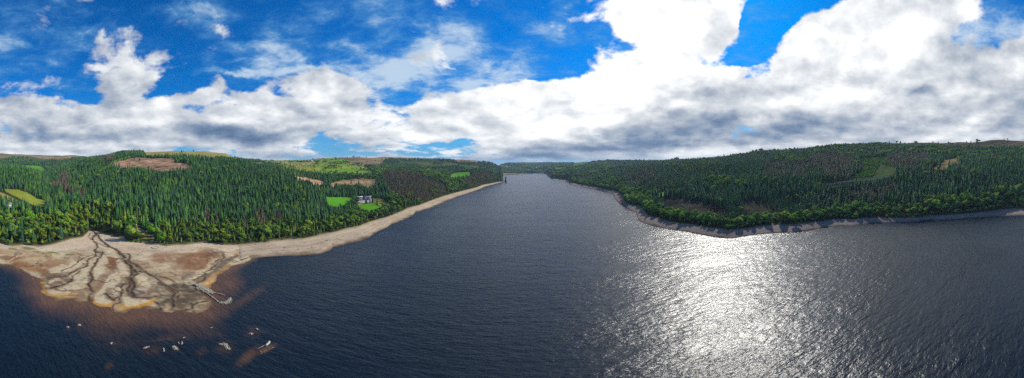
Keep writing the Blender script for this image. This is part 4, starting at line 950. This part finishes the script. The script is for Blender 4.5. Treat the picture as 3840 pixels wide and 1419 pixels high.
# stone ring on the beach
P = gp(582, 929, 4.6); mb = MB()
for j in range(26):
    a_ = 2*math.pi*j/26; mb.box(4.6*math.cos(a_), 4.6*math.sin(a_), .3, 1.0, .7, .5, a_+1.57)
o = mb.build('stone_ring', m_rock); o.location = (P[0], P[1], delta_z(P[0], P[1])); tag(o, 'ring of stones lying on the sand below the lawn', 'stone ring')
# driftwood and stumps on the beaches
for X, Y, L in ((1230, 905, 5), (1245, 912, 6), (1290, 887, 4), (1330, 862, 4), (1065, 930, 3), (1120, 935, 3.5), (1170, 925, 4), (955, 925, 3), (890, 940, 3.5), (1400, 843, 5), (1425, 838, 5), (1265, 896, 3), (1008, 928, 3), (720, 943, 3.5), (1270, 898, 5)):
    a_ = float(az_of(X)); d_ = float(dist(Y, 2.5)); x, y = d_*math.sin(R(a_)), d_*math.cos(R(a_)); zc = max(height(a_, d_), delta_z(x, y))
    mb = MB(); mb.cyl(0, 0, 0, L*.6, .32, .2, 7); mb.cyl(0, 0, L*.6-.01, L, .2, .06, 7); mb.box(.2, .3, L*.55, .12, .9, .12, .5); mb.box(0, 0, .1, 1.1, .8, .25, .3, .6)
    o = mb.build('driftwood', m_wood); o.location = (x, y, zc+.25); o.rotation_euler = (R(88), 0, random.random()*6.28)
    tag(o, 'dark weathered driftwood log lying on the pale left beach', 'log', 'driftwood on the left beach')

# loose stones scattered over both beaches
V, F = [], []
for _ in range(2600):
    a_ = -88+176*rng.random()
    if abs(a_) < 6: continue
    c_ = int((a_-AZ[0])/.15); t_ = rng.random()**.8; d_ = lerp(KD[1][c_] if a_ > -46 else KD[2][c_]-110, KD[2][c_]-2, t_); x, y = d_*math.sin(R(a_)), d_*math.cos(R(a_))
    zc = max(height(a_, d_), delta_z(x, y))
    if zc < .1: continue
    q = (.18+.55*rng.random()**3)*(1 if d_ < 900 else 1.6); n = len(V)
    for zz_, rr_ in ((-.1, 1.), (.55, .6)):
        for j in range(5): w_ = q*rr_*(.7+.6*rng.random()); V.append((x+w_*math.cos(1.2566*j), y+w_*math.sin(1.2566*j), zc+q*zz_))
    F += [(n+j, n+(j+1) % 5, n+5+(j+1) % 5, n+5+j) for j in range(5)]+[(n+5, n+6, n+7, n+8, n+9)]
o = link(bpy.data.objects.new('beach_stones', mesh_np('beach_stones', V, F, [plain('beach_stone', (.13, .105, .085), .9, .4, .5)]))); tag(o, 'loose dark stones and debris strewn over the exposed beaches', 'stones', kind='stuff')

# ------------------------------------------------------------------ lake tower with its arched bridge
m_st = plain('dark_masonry', (.13, .115, .10), .85, .25, .5); m_cop = plain('slate_spire', (.045, .06, .06), .6, .2, .5); m_dark = plain('dark_opening', (.008, .008, .009), .5, .1, 1)
tp = gp(1896, 684, 0.); face = math.atan2(-tp[0], -tp[1])
T0 = empty('straining_tower', (tp[0], tp[1], 0), 0); tag(T0, 'slender gothic stone water tower with pointed spire standing in the lake off the headland', 'tower')
mb = MB(); mb.cyl(0, 0, -3, 5.5, 6.4, 5.4, 24).cyl(0, 0, 5.5, 6.3, 5.9, 5.9, 24); mb.build('plinth', m_st, T0)
mb = MB(); mb.cyl(0, 0, 6.3, 24, 3.9, 3.5, 24).cyl(0, 0, 24, 25.6, 3.6, 4.6, 24).cyl(0, 0, 25.6, 28.6, 4.5, 4.5, 24)
for j in range(12): a_ = 2*math.pi*j/12; mb.box(4.35*math.cos(a_), 4.35*math.sin(a_), 29.1, .9, 1.2, 1.0, a_)
body = mb.build('wall', m_st, T0)
for lv in (10, 15, 20, 26.4):
    for j in range(8):
        a_ = 2*math.pi*j/8; rr_ = 3.82 if lv < 24 else 4.52; mb = MB(); mb.box(rr_*math.cos(a_), rr_*math.sin(a_), lv, .25, .8, 2.0, a_); mb.build('window', m_dark, body)
mb = MB(); mb.cyl(0, 0, 28.6, 39.5, 4.1, .22, 20).cyl(0, 0, 39.4, 42, .2, 0, 8); mb.build('spire', m_cop, T0)
mb = MB(); mb.cyl(5.2, .4, -3, 14.5, 2.0, 1.8, 14); mb.build('side_turret', m_st, T0)
mb = MB(); mb.cyl(4.6, .4, 24.5, 26, .4, 1.6, 14).cyl(4.6, .4, 26, 31.5, 1.6, 1.6, 14); tu = mb.build('stair_turret', m_st, T0)
mb = MB(); mb.cyl(4.6, .4, 31.5, 35.5, 1.9, 0, 14); mb.build('turret_roof', m_cop, tu)
B0 = empty('arched_bridge', (tp[0], tp[1], 0), 0); tag(B0, 'low stone arched bridge joining the lake tower to the headland', 'bridge')
hx = gp(1882, 684, 0.); dv = hx-tp; L = 33.; an = math.atan2(dv[1], dv[0])
def loc(u_, v_): return (u_*math.cos(an)-v_*math.sin(an), u_*math.sin(an)+v_*math.cos(an))
mb = MB(); c_ = loc(5+L/2, 0); mb.box(c_[0], c_[1], 10.9, L, 4.2, 1.0, an); mb.build('deck', m_st, B0)
for s_ in (-1, 1): mb = MB(); c_ = loc(5+L/2, 1.95*s_); mb.box(c_[0], c_[1], 12.0, L, .35, 1.2, an); mb.build('parapet', m_st, B0)
for j in range(5): mb = MB(); c_ = loc(6+j*(L-1)/4, 0); mb.box(c_[0], c_[1], 3.6, 1.7, 3.8, 13.4, an); mb.build('pier', m_st, B0)
for j in range(4):                                            # spandrels: solid above a round arch
    mb = MB(); u0 = 6+j*(L-1)/4+.85; u1 = 6+(j+1)*(L-1)/4-.85; n_ = 10; V = []
    for i in range(n_+1):
        uu = lerp(u0, u1, i/n_); za = 6.2+4.*math.sqrt(max(0, 1-((i/n_)*2-1)**2))
        for v_ in (-1.8, 1.8):
            c_ = loc(uu, v_); V += [(c_[0], c_[1], za), (c_[0], c_[1], 10.39)]
    F = []
    for i in range(n_): k_ = 4*i; F += [(k_, k_+1, k_+5, k_+4), (k_+3, k_+2, k_+6, k_+7), (k_+2, k_, k_+4, k_+6)]
    mb.add(V, F); mb.build('arch', m_st, B0)

# ------------------------------------------------------------------ buildings and vehicles
m_wh = plain('white_render', (.42, .41, .38), .8, .08, .3); m_sl = plain('slate_roof', (.15, .165, .20), .55, .2, .8); m_gl = plain('window_glass', (.02, .025, .03), .15, .1, 1); m_grey = plain('grey_sheet', (.42, .44, .47), .5, .12, .4); m_tan = plain('sandstone', (.36, .29, .21), .85, .15, .5)
def house(name, label, cat, x, y, z_, rz, boxes, wallm=m_wh, roofm=m_sl, group=None, chim=()):
    o = empty(name, (x, y, z_), rz); tag(o, label, cat, group)
    for (cx, cy, L_, W_, H_, RH, ax) in boxes:
        r_ = 0 if ax == 0 else math.pi/2
        mb = MB(); mb.box(cx, cy, H_/2-.6, L_ if ax == 0 else W_, W_ if ax == 0 else L_, H_+1.2)
        # gable ends
        for s_ in (-1, 1):
            e = s_*(L_/2-.02)
            P = [(e, -W_/2, H_), (e, W_/2, H_), (e, 0, H_+RH*.97), (e-s_*.3, -W_/2, H_), (e-s_*.3, W_/2, H_), (e-s_*.3, 0, H_+RH*.97)]
            P = [(cx+(p[0] if ax == 0 else -p[1]), cy+(p[1] if ax == 0 else p[0]), p[2]) for p in P]
            mb.add(P, [(0, 1, 2), (5, 4, 3), (0, 2, 5, 3), (2, 1, 4, 5)])
        w_ = mb.build('wall', wallm, o)
        mb = MB(); mb.gable(cx, cy, H_+.26, L_, W_, RH, r_, .5); rf = mb.build('roof', roofm, o)
        nwin = max(2, int(L_/3.2))
        for s_ in (-1, 1):
            for j in range(nwin):
                u_ = -L_/2+(j+.5)*L_/nwin
                for lv in ((1.5, 4.3) if H_ > 5 else (1.6,)):
                    mb = MB(); px, py = (u_, s_*(W_/2+.02)) if ax == 0 else (s_*(W_/2+.02), u_)
                    mb.box(cx+px, cy+py, lv, 1.3 if ax == 0 else .12, .12 if ax == 0 else 1.3, 1.3); mb.build('window', m_gl, w_)
    for (cx, cy, zt) in chim: mb = MB(); mb.box(cx, cy, zt-1.5, .9, 1.3, 3.4).cyl(cx, cy, zt, zt+.6, .25, .2, 8); mb.build('chimney', m_tan, rf)
    return o
hx_, hy_, hz_ = at_px(1376, 749); ra = math.radians(-az_of(1376))
house('farmhouse', 'large white house with several grey slate gables in the gravel yard above the bright field', 'house', hx_, hy_, hz_, float(ra), [(0, 4, 22, 9, 6.2, 4.2, 0), (-6, -3, 9, 7, 5.6, 3.6, 1), (6.5, -3.5, 9, 6.5, 5.6, 3.4, 1), (0, -4.5, 6, 5, 3.2, 2.0, 1), (-12, 1, 6, 6, 3.4, 2.2, 0)], chim=((-9, 4, 10.8), (8.5, 4, 10.8)))
bpy.data.objects['farmhouse'].scale = (.82,)*3
x_, y_, z_ = at_px(1345, 744); house('barn', 'long low pale barn at the left end of the farmyard', 'barn', x_, y_, z_, float(math.radians(-az_of(1345))), [(0, 2, 20, 7, 3.0, 1.8, 0)], m_tan, m_grey)
x_, y_, z_ = at_px(1391, 743); house('outbuilding', 'small pale shed behind the right side of the farmhouse', 'shed', x_, y_, z_, float(math.radians(-az_of(1391)))+.3, [(0, 4, 10, 6, 3.0, 1.8, 0)], m_tan, m_grey)
x_, y_, z_ = at_px(1352, 752); house('garage', 'flat grey garage in front of the farmyard, left of the farmhouse', 'garage', x_, y_, z_, float(math.radians(-az_of(1352))), [(0, 0, 9, 6, 2.6, 1.2, 0)], m_grey, m_sl)
for X, d_, nm, lb, bx_ in ((1167, 2450, 'farmhouse', 'small white roofed farmhouse among dark trees in the distant pastures', [(0, 0, 22, 10, 5.5, 4, 0)]), (1156, 2460, 'barn', 'small pale barn just left of the distant farmhouse', [(0, 0, 14, 9, 4.5, 3, 0)]), (1187, 2420, 'barn', 'tiny pale shed just right of the distant farmhouse', [(0, 0, 12, 8, 4, 2.5, 0)]),
        (1845, 4700, 'hotel', 'long pale building partly hidden by trees beyond the headland', [(0, 0, 60, 14, 8, 6, 0)]), (1863, 4700, 'white_house', 'white house beyond the headland, right of the long pale building', [(0, 0, 26, 14, 9, 6, 0)]), (1906, 4650, 'white_house', 'white house on the far wooded slope above the tower, the left one', [(0, 0, 30, 12, 8, 5, 0)]), (1911, 4650, 'white_house', 'tall white house on the far wooded slope above the lake tower, the right one', [(0, 0, 16, 14, 22, 6, 0)]),
        (2010, 4750, 'white_house', 'pale house low on the shaded slope beyond the lake, the lower left one', [(0, 0, 22, 12, 8, 5, 0)]), (2019, 4850, 'white_house', 'pale house on the shaded slope beyond the lake, the upper right one', [(0, 0, 22, 12, 8, 5, 0)])):
    a_ = float(az_of(X)); zc = height(a_, d_)+(6 if d_ < 3000 else 10); house(nm, lb, nm.split('_')[-1], d_*math.sin(R(a_)), d_*math.cos(R(a_)), zc, -R(a_), bx_, m_wh, m_grey)
x_, y_, z_ = at_px(570, 846); house('lodge', 'grey roofed lodge half hidden among trees behind the vivid lime tree', 'lodge', x_, y_, z_, float(math.radians(-az_of(575))), [(0, 0, 12, 7, 2.6, 2.0, 0)], m_tan, m_sl)
x_, y_, z_ = at_px(33, 792); house('cottage', 'small white cottage peeping from the trees at the far left', 'cottage', x_, y_, z_+7, float(math.radians(-az_of(33))), [(0, 0, 10, 7, 5, 3, 0)])
m_tyre = plain('tyre', (.02, .02, .02), .8, .1, 2)
def vehicle(label, cat, X, Y, paint, van, rz, d=None):
    x, y, z_ = at_px(X, Y, d=d); o = empty('parked_'+cat, (x, y, z_+.05), rz); tag(o, label, cat, 'vehicles parked by the lodge' if X < 700 else None)
    L_, H1, H2 = (5.2, 1.0, 2.2) if van else (4.3, .85, 1.45)
    prof = [(-L_/2, .35), (L_/2, .35), (L_/2, H1), (L_/2-1.1, H1+.08), (L_/2-1.75, H2), (-L_/2+(.15 if van else .8), H2), (-L_/2, H1+(.9 if van else .1))]
    n_ = len(prof); V = [(p[0], s_*.88*(1 if p[1] < H1+.2 else .88), p[1]) for s_ in (-1, 1) for p in prof]
    F = [tuple(range(n_-1, -1, -1)), tuple(range(n_, 2*n_))]+[(i, (i+1) % n_, n_+(i+1) % n_, n_+i) for i in range(n_)]
    mb = MB(); mb.add(V, F); bd = mb.build('body', paint, o)
    for s_ in (-1, 1): mb = MB(); mb.box(.1, s_*.84, (H1+H2)/2, L_*.42, .1, (H2-H1)*.6); mb.build('window', m_gl, bd)
    mb = MB(); mb.box(L_/2-1.38, 0, (H1+H2)/2+.05, .12, 1.3, (H2-H1)*.7); mb.build('windscreen', m_gl, bd)
    for sx_ in (-1, 1):
        for s_ in (-1, 1):
            mb = MB(); mb.cyl(0, 0, -.12, .12, .34, .34, 14); w_ = mb.build('wheel', m_tyre, o); w_.location = (sx_*L_*.31, s_*.86, .34); w_.rotation_euler = (R(90), 0, 0)
p_w = plain('white_paint', (.75, .75, .75), .3, .05, .5); p_s = plain('silver_paint', (.45, .48, .52), .3, .05, .5); p_b = plain('dark_paint', (.05, .06, .09), .3, .05, .5)
vehicle('white van parked at the end of the dirt strip below the farmhouse', 'van', 1330, 773, p_w, True, R(20))
vehicle('silver car parked under the trees beside the lodge path', 'car', 525, 850, p_s, False, R(50)); vehicle('white van parked under trees right of the silver car', 'van', 542, 855, p_w, True, R(70)); vehicle('white car on the pale patch left of the lodge path', 'car', 508, 845, p_w, False, R(15))
vehicle('dark car in the farmyard in front of the farmhouse', 'car', 1375, 756, p_b, False, R(80)); vehicle('silver car at the right side of the farmyard', 'car', 1388, 755, p_s, False, R(60))

# ------------------------------------------------------------------ sun, sky, clouds
SAZ, SEL = 39., 34.5
sun = bpy.data.lights.new('sun', 'SUN'); sun.energy = 5.0; sun.angle = R(.53); sun.color = (1, .955, .88)
so = link(bpy.data.objects.new('sun', sun)); sv = Vector((math.sin(R(SAZ))*math.cos(R(SEL)), math.cos(R(SAZ))*math.cos(R(SEL)), math.sin(R(SEL))))
so.rotation_euler = (-sv).to_track_quat('-Z', 'Y').to_euler()
wld = bpy.data.worlds.new('World'); scene.world = wld; wld.use_nodes = True; nt = wld.node_tree
for n in list(nt.nodes): nt.nodes.remove(n)
wo = N(nt, 'ShaderNodeOutputWorld'); bg = N(nt, 'ShaderNodeBackground'); nt.links.new(bg.outputs[0], wo.inputs[0]); bg.inputs['Strength'].default_value = 1.
sky = N(nt, 'ShaderNodeTexSky', sky_type='NISHITA'); sky.sun_disc = False; sky.sun_elevation = R(SEL); sky.sun_rotation = R(SAZ); sky.altitude = 300; sky.air_density = 1.; sky.dust_density = .3; sky.ozone_density = 2.5
tc = N(nt, 'ShaderNodeTexCoord'); DIR = tc.outputs['Generated']
def vm2(op, a, b=None, s=None):
    v = N(nt, 'ShaderNodeVectorMath', operation=op)
    for i, q in enumerate((a, b)):
        if q is None: continue
        if hasattr(q, 'links'): nt.links.new(q, v.inputs[i])
        else: v.inputs[i].default_value = q
    if s is not None:
        if hasattr(s, 'links'): nt.links.new(s, v.inputs['Scale'])
        else: v.inputs['Scale'].default_value = s
    return v
def mr(x, a, b, c=0., d=1., smooth=True):
    n = N(nt, 'ShaderNodeMapRange'); n.interpolation_type = 'SMOOTHSTEP' if smooth else 'LINEAR'
    for i, v in enumerate((x, a, b, c, d)):
        if hasattr(v, 'links'): nt.links.new(v, n.inputs[i])
        else: n.inputs[i].default_value = v
    return n.outputs[0]
def m_(op, a, b=None, clamp=False): return math2(nt, op, a, b, clamp)
sep = N(nt, 'ShaderNodeSeparateXYZ'); nt.links.new(DIR, sep.inputs[0])
azd = m_('MULTIPLY', m_('ARCTAN2', sep.outputs[0], sep.outputs[1]), 57.2958); eld = m_('MULTIPLY', m_('ARCSINE', sep.outputs[2]), 57.2958)
# gentle warp so that cloud masses get ragged outlines
cmb = N(nt, 'ShaderNodeCombineXYZ'); nt.links.new(azd, cmb.inputs[0]); nt.links.new(eld, cmb.inputs[1]); AE0 = cmb.outputs[0]
def ntex(vec, scale, detail, rough=.55, color=False, dist_=0.):
    n = N(nt, 'ShaderNodeTexNoise'); n.inputs['Scale'].default_value = scale; n.inputs['Detail'].default_value = detail; n.inputs['Roughness'].default_value = rough; n.inputs['Distortion'].default_value = dist_
    nt.links.new(vec, n.inputs['Vector']); return n.outputs['Color'] if color else n.outputs[0]
wv = vm2('SUBTRACT', ntex(DIR, 3.2, 5, .6, True), (.5, .5, .5)).outputs[0]
AE = vm2('ADD', AE0, vm2('SCALE', wv, s=9.).outputs[0]).outputs[0]
def ell(x, y, rx, ry, rot=0., soft=.6, vec=None):              # centre and radii in rows of the 2576-wide view
    mp = N(nt, 'ShaderNodeMapping', vector_type='TEXTURE'); mp.inputs['Location'].default_value = ((x/2576-.5)*180, (416-y)/14.31, 0)
    mp.inputs['Rotation'].default_value = (0, 0, R(rot)); mp.inputs['Scale'].default_value = (rx/14.31, ry/14.31, 1)
    nt.links.new(AE if vec is None else vec, mp.inputs['Vector']); l = vm2('LENGTH', vm2('MULTIPLY', mp.outputs[0], (1, 1, 0)).outputs[0])
    return mr(l.outputs['Value'], 1+soft*.5, 1-soft)
def total(items, base=0., vec=None):
    acc = base
    for (x, y, rx, ry, rot, v, soft) in items:
        acc = m_('ADD', m_('MULTIPLY', ell(x, y, rx, ry, rot, soft, vec), v), acc)
    return acc
# low cumulus and the big sheets: coverage
COV = [(318, 160, 112, 92, 0, 1.3, .45), (250, 115, 40, 40, 0, .5, .8), (300, 235, 100, 50, 0, .7, .6), (195, 150, 26, 50, 15, .45, .8), (60, 330, 430, 92, 0, 1.3, .3), (560, 300, 350, 66, 0, 1.5, .35), (540, 222, 36, 28, 25, 1.1, .6), (790, 250, 170, 80, -6, 1.4, .4), (700, 385, 1500, 50, 0, .9, .5),
       (1180, 275, 290, 62, 8, 1.1, .7), (1500, 262, 440, 80, 4, 1.05, .6), (1700, 45, 190, 100, 0, 2.1, .4), (1570, 92, 60, 36, 20, .9, .7), (1800, 190, 380, 60, -3, 1.1, .6), (2360, 190, 430, 215, 0, 1.9, .35), (2140, 70, 200, 90, 35, 1.5, .35), (1950, 300, 900, 110, 0, 1.5, .4), (2500, 340, 500, 120, 0, 1.2, .4), (870, 352, 130, 40, 0, .7, .8), (1700, -360, 1100, 290, 0, .75, .95),
       (1060, 140, 120, 30, 28, .35, .9), (1415, 80, 40, 20, 20, .55, .8), (1500, 60, 40, 20, 0, .45, .8), (690, 150, 60, 36, 5, .45, .9),
       (345, 205, 22, 14, 0, -.9, .8), (332, 264, 16, 7, 0, -.7, .8), (460, 215, 50, 36, 0, -.6, .6), (1932, 60, 60, 95, -32, -2.4, .4), (1885, 140, 80, 20, 0, -1.2, .6), (2440, 95, 150, 42, -10, -1.15, .8), (2565, 30, 110, 60, 0, -.9, .8), (1310, 140, 190, 60, 0, -.8, .6), (1060, 215, 130, 20, 0, -.35, .8), (1330, 287, 70, 6, 0, -1.1, .8), (935, 275, 22, 30, 0, -.7, .8), (990, 345, 80, 6, 0, -.5, .8), (1480, 322, 140, 6, 8, -1.1, .8), (1130, 350, 100, 12, 5, -.5, .8)]
cov = total(COV, 0.)
zc_ = m_('MAXIMUM', sep.outputs[2], 0.); den = m_('ADD', zc_, .14)
flat = vm2('SCALE', DIR, s=m_('DIVIDE', 1., den)).outputs[0]; flat = vm2('MULTIPLY', flat, (1, 1, .05)).outputs[0]
zq = m_('MULTIPLY', m_('SQRT', m_('ADD', zc_, .006)), 1.55)
cq = N(nt, 'ShaderNodeCombineXYZ'); nt.links.new(sep.outputs[0], cq.inputs[0]); nt.links.new(sep.outputs[1], cq.inputs[1]); nt.links.new(zq, cq.inputs[2]); puffv = cq.outputs[0]
off_v = tuple(Vector((sv.x*.55, sv.y*.55, .8)).normalized()*.045)
pw = vm2('ADD', puffv, off_v).outputs[0]
pf = ntex(puffv, 4.2, 9, .60, dist_=.3); pf1 = ntex(puffv, 4.6, 6, .52); pf2 = ntex(pw, 4.6, 6, .52)
fl = ntex(flat, 1.5, 9, .62, dist_=.35)
dens = m_('ADD', m_('MULTIPLY', cov, .66), m_('ADD', m_('MULTIPLY', m_('SUBTRACT', pf, .5), 3.7), m_('MULTIPLY', m_('SUBTRACT', fl, .5), 2.2)))
alpha = mr(dens, .22, .70)
# high thin veils, mottled
wisp = m_('ADD', m_('MULTIPLY', ntex(flat, 2.0, 9, .60, dist_=.3), .55), m_('MULTIPLY', ntex(puffv, 4.6, 7, .58), .45))
WZ = total([(220, 50, 460, 100, 0, .08, .7), (950, 90, 460, 170, 0, .10, .8), (1700, 150, 400, 100, 0, .12, .8), (60, 150, 200, 120, 0, .08, .8), (2450, 90, 220, 110, 0, .30, .8), (1080, 250, 300, 80, 0, .18, .8), (1270, 60, 130, 70, 0, -.08, .8), (470, 200, 90, 40, 0, -.06, .8), (1080, 130, 190, 52, 27, .33, .9), (690, 150, 130, 60, 0, .24, .9), (640, 188, 250, 12, 3, .26, .8), (1420, 78, 80, 40, 20, .26, .8), (950, 190, 180, 60, 10, .16, .8), (1250, 190, 160, 40, 15, .22, .9)], 0.)
thin = m_('MULTIPLY', mr(m_('ADD', m_('ADD', wisp, m_('MULTIPLY', m_('SUBTRACT', ntex(flat, 5., 8, .66, dist_=.25), .5), .9)), WZ), .44, 1.02), .85)
relief = m_('MULTIPLY', m_('SUBTRACT', pf1, pf2), 2.0)
DK = total([(580, 332, 210, 22, 0, .46, .8), (890, 272, 80, 24, 0, .34, .8), (740, 340, 160, 22, 0, .25, .8), (1760, 318, 330, 44, 3, .66, .7), (1480, 372, 320, 28, 4, .58, .7), (1740, 242, 70, 16, 0, .42, .8), (2320, 232, 50, 14, -8, .46, .8), (2050, 340, 360, 50, 0, .26, .8), (2450, 335, 400, 80, 0, .20, .8), (160, 330, 240, 18, 0, .24, .8), (300, 180, 160, 110, 0, .22, .6), (100, 290, 280, 60, 0, .16, .8), (120, 393, 320, 10, 0, .40, .8), (900, 393, 500, 8, 0, .24, .8), (1300, 395, 260, 14, 0, .35, .8), (2540, 150, 140, 120, 0, .15, .8)], 0., AE)
dot = vm2('DOT_PRODUCT', DIR, tuple(Vector((math.sin(R(28))*math.cos(R(28)), math.cos(R(28))*math.cos(R(28)), math.sin(R(28)))))).outputs['Value']
glow = m_('POWER', m_('MAXIMUM', dot, 0.), 5.)
low_ = m_('MULTIPLY', m_('SUBTRACT', ntex(puffv, 2.3, 5, .5), .5), .55)
shade = m_('SUBTRACT', m_('ADD', m_('ADD', m_('ADD', m_('ADD', .80, m_('MULTIPLY', m_('SUBTRACT', fl, .5), .45)), low_), relief), m_('MULTIPLY', glow, .33)), m_('MULTIPLY', DK, m_('ADD', .40, m_('MULTIPLY', pf, .75))))
ccol = ramp(nt, m_('MULTIPLY', shade, .72), [(.02, (.10, .17, .30)), (.22, (.21, .29, .43)), (.40, (.43, .49, .58)), (.56, (.68, .72, .77)), (.80, (1.12, 1.13, 1.13))])
skb = vm2('SCALE', sky.outputs[0], s=.13).outputs[0]
hs = N(nt, 'ShaderNodeHueSaturation'); hs.inputs['Saturation'].default_value = 1.12; hs.inputs['Value'].default_value = 1.; nt.links.new(vm2('MULTIPLY', skb, (.10, .50, .98)).outputs[0], hs.inputs['Color'])
vcol = ramp(nt, thin, [(.05, (.045, .22, .56)), (.35, (.14, .38, .68)), (.8, (.58, .72, .86))])
low_sky = mixc(nt, 'MIX', hs.outputs[0], (.20, .48, .74), mr(eld, 13., 1., 0., .6))
s1 = mixc(nt, 'MIX', low_sky, vcol, m_('POWER', thin, .8))
s2 = mixc(nt, 'MIX', s1, ccol, alpha)
hz = mr(eld, 3.0, -.5); s3 = mixc(nt, 'MIX', s2, (.38, .53, .68), m_('MULTIPLY', hz, .55))
nt.links.new(s3, bg.inputs['Color'])

# ------------------------------------------------------------------ haze
HAZE = True
if HAZE:
    m = bpy.data.materials.new('haze_air'); m.use_nodes = True; nt = m.node_tree
    for n in list(nt.nodes): nt.nodes.remove(n)
    o_ = N(nt, 'ShaderNodeOutputMaterial'); pv = N(nt, 'ShaderNodeVolumePrincipled'); pv.inputs['Color'].default_value = (.55, .75, 1, 1); pv.inputs['Density'].default_value = .00004; pv.inputs['Anisotropy'].default_value = 0.
    nt.links.new(pv.outputs[0], o_.inputs['Volume'])
    mb = MB(); zb_ = -6.; zt_ = float(ZZ.max())+40; mb.box(0, 6000, (zb_+zt_)/2, 44000, 26000+8000, zt_-zb_)
    o = mb.build('haze', m); tag(o, 'faint blue haze over the far hills', kind='stuff'); o['kind'] = 'stuff'
ZB = float(ZZ.min()); print('terrain z', ZB, float(ZZ.max()))

# ------------------------------------------------------------------ camera
cam = bpy.data.cameras.new('camera'); co = link(bpy.data.objects.new('camera', cam)); co.location = (0, 0, CAMZ); co.rotation_euler = (R(90), 0, 0)
cam.type = 'PANO'; cam.panorama_type = 'EQUIRECTANGULAR' if hasattr(cam, 'panorama_type') else None
cam.longitude_min, cam.longitude_max = R(-90), R(90); cam.latitude_max = R(YH/PPD); cam.latitude_min = -R((1419-YH)/PPD)
cam.clip_start = .5; cam.clip_end = 60000; scene.camera = co
scene.render.engine = 'CYCLES'; scene.render.resolution_x = 1024; scene.render.resolution_y = 378
scene.view_settings.view_transform = 'Standard'; scene.view_settings.look = 'None'; scene.view_settings.exposure = 0; scene.view_settings.gamma = 1
scene.cycles.max_bounces = 6; scene.cycles.volume_bounces = 0; scene.cycles.use_denoising = False   # fine glitter and needles survive only undenoised
